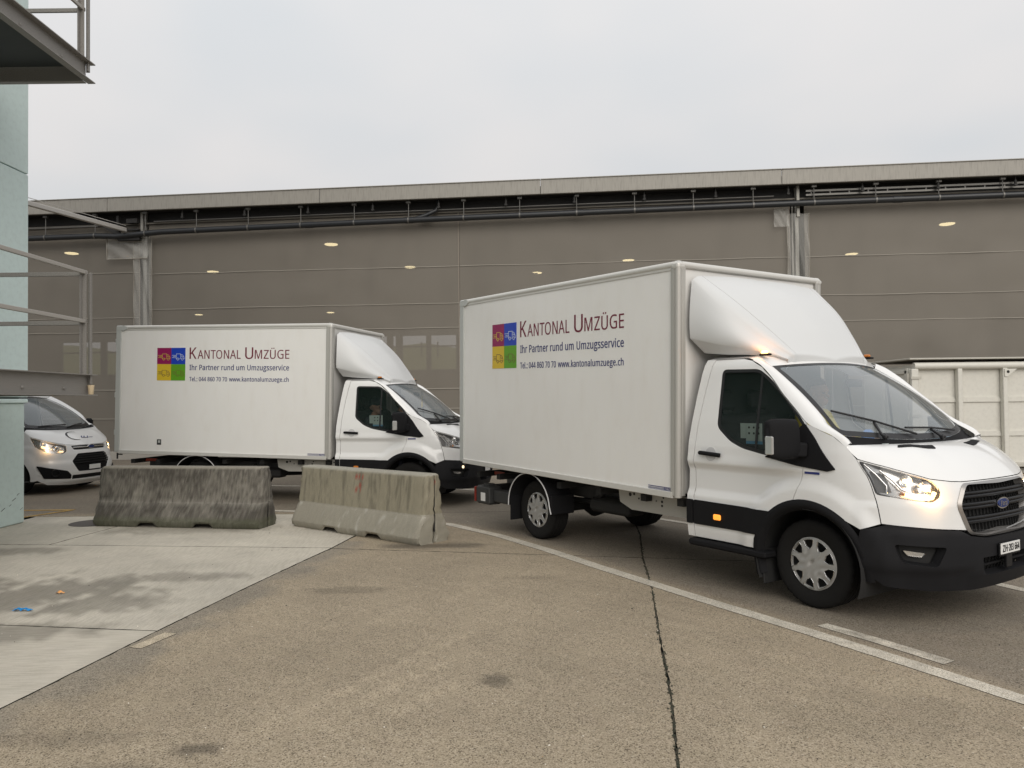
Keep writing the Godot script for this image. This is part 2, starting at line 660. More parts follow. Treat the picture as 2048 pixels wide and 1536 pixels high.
func truck(called: String, label: String, lit: bool) -> Node3D:
	var t := thing(called, label, "box truck", Vector3.ZERO, 0.0, "white removal trucks")
	sh = Shell.new()
	sh.a = 1.06
	sh.ups = [0.2, 0.28, 0.45, 0.6, 0.75, 0.9, 1.0, 1.05, 1.15, 1.3]
	sh.nose = [0.91, 0.94, 0.995, 0.995, 0.98, 0.97, 0.945, 0.925, 0.86, 0.78]
	sh.tu = [0.3, 0.5, 1.12, 1.25, 1.45, 1.9, 1.98, 2.03]
	sh.tw = [0.97, 1.0, 1.0, 0.993, 0.967, 0.885, 0.862, 0.83]
	sh.zc = -0.035
	sh.disp = truck_disp
	sh.setup(0.88)
	var arch := Vector2(0.03, 0.36)
	# hole of the wheel arch in (arc, up)
	var arc_hole := func(r: float) -> PackedVector2Array:
		var l := []
		for i in 41:
			var an := PI * (1.08 - 1.16 * i / 40.0)
			l.append(arch.x + cos(an) * r)
			l.append(arch.y + sin(an) * r)
		l.append_array([arch.x + r * 0.9, 0.1, arch.x - r * 0.9, 0.1])
		return side_poly(l)
	var hole_l: PackedVector2Array = arc_hole.call(0.485)
	var win := rounded(side_poly([-0.905, 1.935, -0.50, 1.925, -0.385, 1.85, -0.22, 1.71, -0.10, 1.585, 0.02, 1.445, -0.08, 1.20, -0.36, 1.20, -0.60, 1.245, -0.74, 1.30, -0.895, 1.42]), 0.05, 5)
	var hl := rounded(V2([1.207, 1.200, 0.99, 1.148, 0.815, 1.096, 0.712, 1.061, 0.668, 1.0, 0.68, 0.945, 0.755, 0.903, 0.935, 0.928, 1.136, 0.957, 1.160, 1.09]), 0.025, 4)
	var grille := rounded(V2([-0.45, 1.030, 0.45, 1.030, 0.555, 0.885, 0.465, 0.672, 0.30, 0.642, -0.30, 0.642, -0.465, 0.672, -0.555, 0.885]), 0.04, 5)
	var fog := rounded(V2([1.045, 0.612, 0.70, 0.592, 0.775, 0.452, 1.0, 0.482]), 0.03, 4)
	var foglamp := rounded(V2([0.985, 0.563, 0.835, 0.545, 0.86, 0.516, 0.955, 0.527]), 0.012, 3)
	var intake := rounded(V2([-0.38, 0.495, 0.38, 0.495, 0.335, 0.362, -0.335, 0.362]), 0.02, 3)
	for rs: float in [1.0, -1.0]:
		# rear corner of the cab behind the door
		panel(t, "cab_corner", side_poly([-1.235, 0.42, -1.235, 0.8, -1.215, 1.3, -1.17, 1.7, -1.12, 2.03, -1.026, 2.03, -1.085, 1.7, -1.125, 1.42, -1.153, 1.1, -1.157, 0.75, -1.157, 0.42]), [], M.paint, rs)
		var door := side_poly([-1.150, 0.42, -1.150, 0.75, -1.146, 1.1, -1.118, 1.42, -1.078, 1.7, -1.018, 2.022, -0.70, 2.02, -0.60, 2.0, -0.49, 1.945, -0.36, 1.835, -0.245, 1.71, -0.11, 1.583, 0.012, 1.47, 0.005, 1.12, -0.02, 1.0, -0.084, 0.855, -0.2, 0.80, -0.3, 0.7, -0.40, 0.55, -0.42, 0.42])
		var d := panel(t, "door", door, [win, hole_l], M.paint, rs, 0.0, 0.03)
		# seal round the opening, then glass
		panel(d, "window_seal", Geometry2D.offset_polygon(win, 0.004)[0], [inset(win, 0.028)], M.seal, rs, -0.004, 0.05, 0.012)
		panel(d, "window_glass", inset(win, 0.012), [], M.side_glass, rs, -0.012, 0.08, 0.0)
		panel(d, "window_divider", side_poly([-0.475, 1.20, -0.455, 1.20, -0.455, 1.92, -0.475, 1.92]), [], M.seal, rs, -0.006, 0.08, 0.01)
		# black band, its lamp and the sill
		panel(d, "side_moulding", rounded(side_poly([-1.147, 0.538, -1.147, 0.755, -0.30, 0.745, -0.36, 0.62, -0.41, 0.538]), 0.012, 3), [hole_l], M.trim, rs, 0.016, 0.06, 0.03)
		panel(t, "corner_moulding", rounded(side_poly([-1.233, 0.538, -1.233, 0.755, -1.160, 0.755, -1.160, 0.538]), 0.012, 3), [], M.trim, rs, 0.016, 0.06, 0.03)
		var mk := Mb.new()
		mk.box(Vector3(-0.86, 0.628, rs * 1.088 + sh.zc), Vector3(0.085, 0.05, 0.022), 0.01)
		put(d, "side_marker_lamp", mk.mesh(M.amber_lit if lit else M.amber))
		# handle and its dished recess
		var hd := Mb.new()
		var zo := rs * 1.075 + sh.zc
		hd.tube([Vector3(-1.065, 1.186, zo - 0.006 * rs), Vector3(-1.04, 1.188, zo + 0.012 * rs), Vector3(-0.86, 1.178, zo + 0.012 * rs), Vector3(-0.83, 1.174, zo - 0.006 * rs)], 0.019, 10)
		put(d, "handle", hd.mesh(M.trim))
		panel(d, "handle_recess", circle(Vector2(sh.sx(-0.945, 1.18), 1.18), 0.062, 28), [], M.recess, rs, 0.003, 0.03, 0.003)
		# wing between door, bonnet, headlamp and bumper
		panel(t, "front_wing", side_poly([0.018, 1.465, 0.011, 1.12, -0.014, 1.0, -0.078, 0.855, -0.02, 0.80, 0.3, 0.78, 0.47, 0.70]) + V2([1.117, 0.748, 1.13, 0.85, 1.15, 0.955, 1.172, 1.09, 1.222, 1.216, 1.286, 1.295]) + side_poly([0.25, 1.375, 0.12, 1.425]), [hole_l], M.paint, rs, 0.0, 0.022)
		# arch lip
		var lip := Mb.new()
		var lr := []
		for k in 5:
			var line := []
			for i in 37:
				var an := PI * (1.10 - 1.13 * i / 36.0)
				var r := lerpf(0.425, 0.515, k / 4.0)
				var o: float = [-0.03, 0.010, 0.018, 0.018, 0.002][k] * (1.0 - 0.6 * smoothstep(28.0, 36.0, float(i)))
				var x := arch.x + cos(an) * r
				var y := arch.y + sin(an) * r
				line.append(sh.at(sh.sx(x, y) * rs, y, o))
			lr.append(line)
		lip.grid(lr, rs > 0)
		put(t, "wheel_arch", lip.mesh(M.trim))
		var well := Mb.new()
		var wr := []
		for z in [1.06, 0.5]:
			var line := []
			for i in 25:
				var an := PI * (1.12 - 1.24 * i / 24.0)
				line.append(Vector3(arch.x + cos(an) * 0.47, arch.y + sin(an) * 0.47, z * rs))
			wr.append(line)
		well.grid(wr, rs < 0)
		well.box(Vector3(arch.x, 0.55, 0.5 * rs), Vector3(0.95, 0.5, 0.02))
		put(t, "wheel_housing", well.mesh(M.under))
		# triangle in front of the window
		panel(d, "mirror_triangle", rounded(side_poly([0.0, 1.475, 0.285, 1.125, 0.22, 1.105, -0.05, 1.135, -0.36, 1.188, -0.30, 1.225, -0.16, 1.32]), 0.012, 3), [], M.trim, rs, 0.012, 0.05, 0.02)
		# exterior mirror
		var mi := Mb.new()
		mi.beam(Vector3(0.04, 1.26, rs * 1.02), Vector3(-0.02, 1.27, rs * 1.12), 0.07, 0.12, 0.02)
		var msec := [[0.0, 0.045, 0.14], [0.02, 0.068, 0.155], [0.10, 0.068, 0.16], [0.20, 0.055, 0.158], [0.245, 0.035, 0.14], [0.25, 0.02, 0.12]]
		var mr := []
		for q in msec:
			var line := []
			for i in 25:
				var an := TAU * i / 24.0
				var cx := signf(cos(an)) * pow(absf(cos(an)), 0.5)
				var cy := signf(sin(an)) * pow(absf(sin(an)), 0.55)
				line.append(Vector3(-0.055 + cx * q[1] - 0.25 * (q[0] - 0.1) - 0.05 * cy * q[2], 1.352 + cy * q[2], rs * (1.075 + q[0])))
			mr.append(line)
		mi.grid(mr, rs < 0)
		var cap0 := []
		var cap1 := []
		for i in 25:
			cap0.append(mr[0][i])
			cap1.append(Vector3(-0.03, 1.352, rs * 1.075))
		mi.grid([cap0, cap1], rs > 0)
		cap0 = mr[5]
		cap1 = []
		for i in 25:
			cap1.append(Vector3(-0.09, 1.352, rs * 1.326))
		mi.grid([cap0, cap1], rs < 0)
		var mo := put(t, "mirror", mi.mesh(M.trim))
		var ml := Mb.new()
		ml.xf = Transform3D(Basis(Vector3.UP, 0.12 * rs), Vector3(-0.085, 1.305, rs * 1.318))
		ml.box(Vector3(0.0, 0, 0), Vector3(0.075, 0.155, 0.03), 0.014)
		put(mo, "indicator_lens", ml.mesh(M.lens_white))
		var mg := Mb.new()
		mg.xf = Transform3D(Basis(Vector3.BACK, 0.06), Vector3(-0.135, 1.36, rs * 1.195))
		mg.box(Vector3.ZERO, Vector3(0.006, 0.24, 0.18), 0.002)
		put(mo, "mirror_glass", mg.mesh(M.mirror))
		# badge on the wing
		var wb := Mb.new()
		wb.box(Vector3(0.085, 1.085, rs * 1.063 + sh.zc), Vector3(0.13, 0.018, 0.006))
		put(t, "wing_badge", wb.mesh(M.blue_dark))
		# headlamp
		head_lamp(t, hl, rs, lit)
		# foglamp pocket
		var fp := panel(t, "fog_lamp_pocket", Geometry2D.offset_polygon(fog, 0.02)[0], [], M.under, rs, -0.045, 0.05, 0.0)
		var ring := Mb.new()
		var f1: Array = []
		var f2: Array = []
		var fi := inset(fog, 0.022)
		for i in 40:
			var q := along_loop(fog, i / 39.0)
			f1.append(sh.at(q.x * rs, q.y, 0.022))
			q = along_loop(fog, i / 39.0).lerp(Vector2(0.885, 0.54), 0.16)
			f2.append(sh.at(q.x * rs, q.y, -0.03))
		ribbon(ring, f1, f2, 80, Vector3.ZERO, 1, rs < 0)
		put(fp, "pocket_rim", ring.mesh(M.trim))
		panel(fp, "fog_lamp", foglamp, [], M.chrome_rough, rs, -0.022, 0.02, 0.02)
		panel(fp, "fog_lamp_lens", foglamp, [], M.clear, rs, -0.012, 0.03, 0.01)
		# pillar between windscreen and door
		var pg := []
		var pw := []
		for q in [[0.352, 1.298, 0.0], [0.25, 1.378, 0.0], [0.12, 1.428, 0.1], [0.018, 1.476, 0.2], [-0.105, 1.591, 0.35], [-0.24, 1.717, 0.52], [-0.355, 1.842, 0.69], [-0.485, 1.951, 0.88], [-0.60, 2.006, 1.0]]:
			pg.append(sh.at(sh.sx(q[0], q[1]) * rs, q[1]))
			pw.append(ws_point(1.0 * rs, q[2]) if q[1] > 1.38 else Vector3(0.33 - (1.378 - q[1]) * -0.2, 1.31 + (q[1] - 1.298) * 0.4, rs * 0.94 + sh.zc))
		var pl := Mb.new()
		ribbon(pl, pg, pw, 40, Vector3(0.02, 0.022, 0.012 * rs), 6, rs < 0)
		put(t, "windscreen_pillar", pl.mesh(M.paint))
		# side step and mud flap
		var st := Mb.new()
		st.box(Vector3(-0.77, 0.375, rs * 0.99), Vector3(0.86, 0.06, 0.16), 0.02)
		put(t, "side_step", st.mesh(M.trim))
		var mf := Mb.new()
		mf.xf = Transform3D(Basis(Vector3.BACK, 0.10), Vector3(-0.41, 0.27, rs * 0.90))
		mf.box(Vector3.ZERO, Vector3(0.02, 0.28, 0.24), 0.008)
		put(t, "mud_flap", mf.mesh(M.under))
		# seats
		seat(t, Vector3(-0.72, 0.0, rs * 0.47), 0.52 if rs < 0 else 0.9)
		wheel(t, Vector3(0.0, 0.352, rs * 0.815), rs, M.hub)
		wheel(t, Vector3(-3.80, 0.352, rs * 0.80), rs, M.hub)
	# bonnet
	var hb := Mb.new()
	hb.grid(rows(hood_point, 60, 16), false)
	var hood := put(t, "bonnet", hb.mesh(M.paint))
	for rs: float in [1.0, -1.0]:
		var vt := Mb.new()
		var hf := off_fn(hood_point, 0.004)
		patch(vt, rounded(V2([0.22 * rs, 0.22, 0.56 * rs, 0.15, 0.60 * rs, 0.27, 0.25 * rs, 0.36]), 0.02, 3), [], 0.06, func(q: Vector2) -> Vector3: return hf.call(q.x, q.y), 1.0, 0.004)
		put(hood, "bonnet_vent", vt.mesh(M.trim))
	# scuttle, windscreen
	var sc := Mb.new()
	sc.grid(rows(func(u: float, v: float) -> Vector3: return ws_point(u, 0.0).lerp(Vector3(0.50 - 0.15 * u * u, 1.285, 0.985 * u + sh.zc), v) + Vector3(0, -0.02 * sin(PI * v), 0), 30, 3))
	put(t, "scuttle", sc.mesh(M.trim))
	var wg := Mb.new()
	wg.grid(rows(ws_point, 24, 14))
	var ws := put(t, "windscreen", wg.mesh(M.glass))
	var bd := Mb.new()
	var inner := off_fn(ws_point, 0.003)
	patch(bd, V2([-0.995, 0.004, 0.995, 0.004, 0.995, 0.997, -0.995, 0.997]), [rounded(V2([-0.955, 0.06, 0.955, 0.06, 0.945, 0.965, -0.945, 0.965]), 0.06, 5)], 0.08, func(q: Vector2) -> Vector3: return inner.call(q.x, q.y), 1.0)
	put(ws, "windscreen_border", bd.mesh(M.seal))
	var sv := Mb.new()
	var deep := off_fn(ws_point, -0.012)
	patch(sv, V2([-0.14, 0.80, 0.14, 0.80, 0.20, 0.97, -0.20, 0.97]), [], 0.08, func(q: Vector2) -> Vector3: return deep.call(q.x, q.y), 1.0)
	put(ws, "sensor_cover", sv.mesh(M.seal))
	for q in [[0.62, 0.02, 0.92, 0.26, 0.86, 0.0], [-0.10, 0.02, 0.30, 0.10, 0.0, 0.0]]:
		var wp := Mb.new()
		var wf := off_fn(ws_point, 0.03)
		var p0: Vector3 = wf.call(q[0], q[1])
		var a0: Vector3 = wf.call(q[2], q[3])
		var a1: Vector3 = wf.call(q[0] - 0.40, 0.035)
		wp.tube([p0 + Vector3(0.04, -0.03, 0), p0, a0.lerp(a1, 0.5)], 0.011, 6)
		wp.tube([a0, a0.lerp(a1, 0.5) + Vector3(0.008, 0.01, 0), a1], 0.009, 6)
		wp.box(p0 + Vector3(0.03, -0.02, 0), Vector3(0.05, 0.05, 0.05), 0.02)
		put(ws, "wiper", wp.mesh(M.seal))
	# roof
	var rb := Mb.new()
	var rr := []
	for i in 13:
		var k := i / 12.0
		var f := lerpf(-1.16, -0.52, k)
		var line := []
		for j in 21:
			var u := lerpf(-1.0, 1.0, j / 20.0)
			var e := sh.at(sh.sx(lerpf(-1.12, -0.60, k), 2.025) * signf(u + 1e-6), 2.012 if k > 0.95 else 2.026)
			var w := absf(u)
			var y: float = e.y + 0.07 * (1.0 - pow(w, 3.5)) * (1.0 - 0.5 * k * k)
			line.append(Vector3(lerpf(f, e.x, w * w * w), y, (e.z - sh.zc) * w + sh.zc))
		rr.append(line)
	var last := []
	for j in 21:
		last.append(ws_point(lerpf(-1.0, 1.0, j / 20.0), 1.0))
	rr.append(last)
	rb.grid(rr)
	put(t, "roof", rb.mesh(M.paint))
	# nose below the bonnet
	var np := PackedVector2Array()
	for i in 41:
		var u := lerpf(-0.50, 0.50, i / 40.0)
		var k := absf(u)
		var s := itp(k, [0.0, 0.25, 0.36, 0.42, 0.50], [0.0, 0.36, 0.48, 0.58, 0.714]) * signf(u)
		np.append(Vector2(s, itp(k, [0.0, 0.25, 0.33, 0.40, 0.50], [1.045, 1.046, 1.046, 1.052, 1.074]) - 0.006))
	np.append_array(V2([0.82, 1.102, 0.995, 1.154, 1.216, 1.209, 1.165, 1.09, 1.143, 0.955, 1.123, 0.85, 1.110, 0.750, 0.89, 0.733, 0.56, 0.705, 0.0, 0.66, -0.56, 0.705, -0.89, 0.733, -1.110, 0.750, -1.123, 0.85, -1.143, 0.955, -1.165, 1.09, -1.216, 1.209, -0.995, 1.154, -0.82, 1.102]))
	var nb := Mb.new()
	patch(nb, np, [hl, mir(hl), grille], 0.05, on(), -1.0, 0.02)
	put(t, "nose_panel", nb.mesh(M.paint))
	# grille
	var gb := Mb.new()
	patch(gb, Geometry2D.offset_polygon(grille, 0.01)[0], [], 0.08, on(-0.07), -1.0)
	var gr := put(t, "grille", gb.mesh(M.under))
	var gf := Mb.new()
	var ga := []
	var gm := []
	var gc := []
	for i in 61:
		var q := along_loop(grille, i / 60.0)
		var c := Vector2(0.0, 0.84)
		var o := q + (q - c).normalized() * 0.006
		var n2 := q + (c - q).normalized() * 0.032
		ga.append(sh.at(o.x, o.y, 0.004))
		gm.append(sh.at(lerpf(o.x, n2.x, 0.6), lerpf(o.y, n2.y, 0.6), 0.020))
		gc.append(sh.at(n2.x, n2.y, -0.05))
	ribbon(gf, ga, gm, 120, Vector3.ZERO, 2, true)
	ribbon(gf, gm, gc, 120, Vector3.ZERO, 1, true)
	put(gr, "grille_frame", gf.mesh(M.frame_grey))
	for y: float in [0.985, 0.945, 0.865, 0.765, 0.705]:
		var half := itp(y, [0.66, 0.885, 1.0], [0.44, 0.525, 0.45])
		for dy in ([0.012, -0.014] if y in [0.945, 0.865, 0.765] else []):
			var br := Mb.new()
			var pts := []
			for i in 25:
				var s := lerpf(-half, half, i / 24.0)
				pts.append(sh.at(s, y + dy, -0.012))
			br.tube(pts, 0.0145, 8)
			put(gr, "grille_bar", br.mesh(M.trim_gloss))
	var mesh_b := Mb.new()
	for i in 19:
		var s := -0.45 + 0.05 * i
		mesh_b.beam(sh.at(s, 0.665, -0.06), sh.at(s, 1.01, -0.06), 0.006, 0.02)
	put(gr, "grille_mesh", mesh_b.mesh(M.under))
	var el := Mb.new()
	var bx := sh.at(0.0, 0.862, 0.0)
	el.xf = Transform3D(Basis(Vector3.UP, PI / 2), Vector3.ZERO)
	var bo := put(gr, "badge", badge_mesh(bx, M.chrome, 0.092, 0.043, 0.014))
	put(bo, "badge_field", badge_mesh(bx + Vector3(0.006, 0, 0), M.badge_blue, 0.080, 0.033, 0.013))
	var bl := lettering(bo, "Ford", Vector3.ZERO, 0.036, 0.105, M.chrome, "Droid Serif", 700, "badge_lettering", true)
	bl.transform = Transform3D(Basis(Vector3.UP, PI / 2) * Basis.from_scale(bl.scale), bx + Vector3(0.0205, -0.018, 0.0)) * Transform3D(Basis.IDENTITY, Vector3(-0.0525 / maxf(bl.scale.x, 0.01), bl.position.y, 0))
	# bumper
	var bp := V2([-1.075, 0.744, -0.89, 0.728, -0.56, 0.70, -0.485, 0.66, -0.30, 0.632, 0.30, 0.632, 0.485, 0.66, 0.56, 0.70, 0.89, 0.728, 1.075, 0.744, 1.245, 0.70, 1.27, 0.60, 1.25, 0.40, 1.10, 0.30, 0.80, 0.27, 0.5, 0.26, -0.5, 0.26, -0.8, 0.27, -1.10, 0.30, -1.25, 0.40, -1.27, 0.60, -1.245, 0.70])
	var bb := Mb.new()
	var s0 := sh
	patch(bb, bp, [fog, mir(fog), intake], 0.05, func(q: Vector2) -> Vector3:
		var d := 0.022 * smoothstep(0.72, 0.66, q.y) * (1.0 - smoothstep(1.0, 1.25, absf(q.x)))
		d += 0.018 * smoothstep(0.42, 0.36, q.y) * (1.0 - smoothstep(0.42, 0.50, absf(q.x)))
		d -= 0.015 * smoothstep(0.44, 0.36, q.y) * smoothstep(0.50, 0.62, absf(q.x))
		return s0.at(q.x, q.y, 0.012 + d), -1.0, 0.075)
	var bu := put(t, "front_bumper", bb.mesh(M.bumper))
	var ib := Mb.new()
	patch(ib, Geometry2D.offset_polygon(intake, 0.01)[0], [], 0.08, on(-0.05), -1.0)
	put(bu, "lower_intake", ib.mesh(M.under))
	var lb := Mb.new()
	lb.beam(sh.at(-0.33, 0.43, 0.0), sh.at(0.33, 0.43, 0.0), 0.02, 0.02, 0.005)
	for i in 13:
		lb.beam(sh.at(-0.30 + 0.05 * i, 0.37, -0.02), sh.at(-0.30 + 0.05 * i, 0.49, -0.02), 0.012, 0.008)
	put(bu, "intake_bars", lb.mesh(M.trim))
	# number plate
	var pb := Mb.new()
	var pc := sh.at(0.0, 0.535, 0.045) + Vector3(0, 0, 0.045)
	pb.box(pc, Vector3(0.014, 0.098, 0.318), 0.004)
	pb.box(pc + Vector3(-0.008, -0.085, 0), Vector3(0.02, 0.11, 0.09), 0.005)
	var ph := put(t, "plate_holder", pb.mesh(M.trim_gloss))
	var pp := Mb.new()
	pp.box(pc + Vector3(0.009, 0.006, 0), Vector3(0.004, 0.080, 0.30), 0.0015)
	put(ph, "number_plate", pp.mesh(M.plate))
	var words := ["ZH", "203 664"]
	var zz := [0.125, 0.03]
	var ww := [0.072, 0.165]
	for i in (2 if lit else 0):
		var pt := lettering(ph, words[i], Vector3.ZERO, 0.052, ww[i], M.ink, "Droid Sans", 700, "plate_lettering")
		pt.transform = Transform3D(Basis(Vector3.UP, PI / 2) * Basis.from_scale(pt.scale), pc + Vector3(0.0120, 0.006 - 0.026 + pt.position.y, zz[i]))
	var dot := Mb.new()
	dot.box(pc + Vector3(0.0118, 0.006, 0.040), Vector3(0.001, 0.009, 0.009))
	put(ph, "plate_dot", dot.mesh(M.ink))
	# cab shell: back wall, floor, dashboard, wheel
	var cb := Mb.new()
	cb.box(Vector3(-1.17, 0.93, sh.zc), Vector3(0.04, 1.02, 1.94))
	cb.box(Vector3(-1.13, 1.72, sh.zc), Vector3(0.04, 0.60, 1.62))
	cb.box(Vector3(-0.35, 0.50, sh.zc), Vector3(1.7, 0.06, 1.0))
	cb.box(Vector3(-0.85, 0.46, sh.zc), Vector3(0.6, 0.06, 1.96))
	cb.box(Vector3(0.15, 0.82, sh.zc), Vector3(0.05, 0.7, 1.7))
	put(t, "cab_lining", cb.mesh(M.lining))
	for rs: float in [1.0, -1.0]:
		var dl := Mb.new()
		dl.box(Vector3(-0.76, 0.97, rs * 0.965 + sh.zc), Vector3(0.74, 0.40, 0.03))
		put(t, "door_lining", dl.mesh(M.lining))
	var da := Mb.new()
	da.grid(rows(func(u: float, v: float) -> Vector3: return ws_point(u * 0.97, 0.0).lerp(Vector3(0.02, 1.27 - 0.05 * v, 0.93 * u + sh.zc), v) + Vector3(0, -0.03 - 0.02 * v + 0.02 * sin(PI * v), 0), 20, 6))
	da.grid(rows(func(u: float, v: float) -> Vector3: return Vector3(0.02 + 0.1 * v, lerpf(1.17, 0.8, v), 0.93 * u + sh.zc), 10, 2))
	put(t, "dashboard", da.mesh(M.lining))
	var sw := Mb.new()
	var ring2 := []
	for i in 33:
		var an := TAU * i / 32.0
		ring2.append(Vector3(-0.22 + 0.10 * sin(an), 1.18 + 0.17 * sin(an), -0.50 + 0.20 * cos(an)))
	sw.tube(ring2, 0.016, 8, false)
	sw.beam(Vector3(-0.22, 1.18, -0.70), Vector3(-0.22, 1.18, -0.30), 0.03, 0.03)
	sw.beam(Vector3(-0.22, 1.18, -0.50), Vector3(0.05, 1.02, -0.50), 0.06, 0.06)
	put(t, "steering_wheel", sw.mesh(M.lining))
	var iv := Mb.new()
	iv.box(Vector3(-0.22, 1.80, sh.zc), Vector3(0.03, 0.07, 0.24), 0.012)
	put(t, "inner_mirror", iv.mesh(M.seal))
	fairing(t, lit)
	chassis(t)
	cargo(t, lit)
	return t

func along_loop(p: PackedVector2Array, t: float) -> Vector2:
	var total := 0.0
	var n := p.size()
	for i in n:
		total += p[i].distance_to(p[(i + 1) % n])
	var want := fposmod(t, 1.0) * total
	for i in n:
		var d := p[i].distance_to(p[(i + 1) % n])
		if want <= d:
			return p[i].lerp(p[(i + 1) % n], want / maxf(d, 1e-6))
		want -= d
	return p[0]

func badge_mesh(c: Vector3, m: Material, rx: float, ry: float, d: float) -> ArrayMesh:
	var b := Mb.new()
	b.xf = Transform3D(Basis(Vector3.UP, PI / 2), c)
	b.prism(scaled(circle(Vector2.ZERO, 1.0, 36), rx, ry), -0.02, d)
	return b.mesh(m)

func scaled(p: PackedVector2Array, x: float, y: float) -> PackedVector2Array:
	var o := PackedVector2Array()
	for q in p:
		o.append(Vector2(q.x * x, q.y * y))
	return o

func seat(parent: Node, at: Vector3, w: float) -> void:
	var b := Mb.new()
	b.box(at + Vector3(0.05, 0.86, 0), Vector3(0.52, 0.16, w), 0.06)
	put(parent, "seat", b.mesh(M.lining))
	var k := Mb.new()
	k.xf = Transform3D(Basis(Vector3.BACK, 0.18), at + Vector3(-0.26, 1.22, 0))
	k.box(Vector3.ZERO, Vector3(0.14, 0.64, w), 0.06)
	for z in ([0.0] if w < 0.7 else [-0.23, 0.23]):
		k.box(Vector3(0.0, 0.44, z), Vector3(0.10, 0.20, 0.27), 0.05)
		k.box(Vector3(0, 0.33, z), Vector3(0.03, 0.1, 0.12))
	put(parent, "seat_back", k.mesh(M.lining))

func head_lamp(parent: Node, poly: PackedVector2Array, rs: float, lit: bool) -> void:
	# bowl
	var o := panel(parent, "headlight", Geometry2D.offset_polygon(poly, 0.008)[0], [], M.chrome_rough, rs, -0.085, 0.04, 0.0)
	var wl := Mb.new()
	var a := []
	var b := []
	for i in 49:
		var q := along_loop(poly, i / 48.0)
		a.append(sh.at(q.x * rs, q.y, -0.004))
		b.append(sh.at(q.x * rs, q.y, -0.09))
	ribbon(wl, a, b, 96, Vector3.ZERO, 1, rs < 0)
	put(o, "headlight_housing", wl.mesh(M.trim_gloss))
	# dark fin zone at the back, chrome light guide
	panel(o, "headlight_fins", V2([1.15, 1.12, 1.04, 1.10, 1.02, 0.97, 1.13, 0.965]), [], M.lamp_grey, rs, -0.05, 0.03, 0.02)
	var gd := Mb.new()
	gd.tube([sh.at(1.17 * rs, 1.175, -0.02), sh.at(1.10 * rs, 1.10, -0.025), sh.at(1.05 * rs, 1.02, -0.03), sh.at(1.06 * rs, 0.965, -0.03)], 0.008, 6)
	gd.tube([sh.at(1.06 * rs, 1.13, -0.025), sh.at(0.99 * rs, 1.06, -0.03), sh.at(0.95 * rs, 1.0, -0.03), sh.at(0.88 * rs, 0.965, -0.03), sh.at(0.76 * rs, 0.95, -0.03)], 0.010, 6)
	put(o, "light_guide", gd.mesh(M.chrome))
	# two round reflectors
	for k in [[0.90, 1.055, 0.046], [0.775, 1.005, 0.052]]:
		var rf := Mb.new()
		var c := sh.at(k[0] * rs, k[1], -0.03)
		var c2 := sh.at(k[0] * rs, k[1], -0.06)
		var dir := (c - c2).normalized()
		rf.xf = Transform3D(Basis(dir, Vector3.UP, dir.cross(Vector3.UP)), c)
		var pr := PackedVector2Array()
		for i in 9:
			var t := i / 8.0
			pr.append(Vector2(k[2] * sqrt(t), -0.05 + 0.055 * t))
		rf.lathe(pr, 24)
		put(o, "reflector", rf.mesh(M.chrome))
		var bu := SphereMesh.new()
		bu.radius = 0.014
		bu.height = 0.028
		bu.radial_segments = 12
		bu.rings = 6
		bu.material = M.bulb if lit else M.lens_white
		var bo := put(o, "bulb", bu)
		bo.position = c + dir * -0.02
	var dl := Mb.new()
	dl.tube([sh.at(0.93 * rs, 0.957, -0.03), sh.at(0.80 * rs, 0.935, -0.028), sh.at(0.735 * rs, 0.935, -0.025), sh.at(0.705 * rs, 0.975, -0.022)], 0.016, 8)
	put(o, "running_light", dl.mesh(M.drl if lit else M.lens_white))
	var am := Mb.new()
	am.box(sh.at(0.935 * rs, 0.962, -0.04), Vector3(0.025, 0.022, 0.03), 0.005)
	put(o, "indicator_bulb", am.mesh(M.amber))
	var ln := panel(o, "headlight_lens", poly, [], M.clear, rs, 0.002, 0.05, 0.0)
	if lit:
		var li := OmniLight3D.new()
		li.light_color = Color(1.0, 0.78, 0.5)
		li.light_energy = 0.04
		li.light_size = 0.03
		li.omni_range = 30.0
		li.omni_attenuation = 2.0
		li.shadow_enabled = true
		li.name = "headlight_glow"
		parent.add_child(li, true)
		li.position = sh.at(0.76 * rs, 0.96, 0.05)

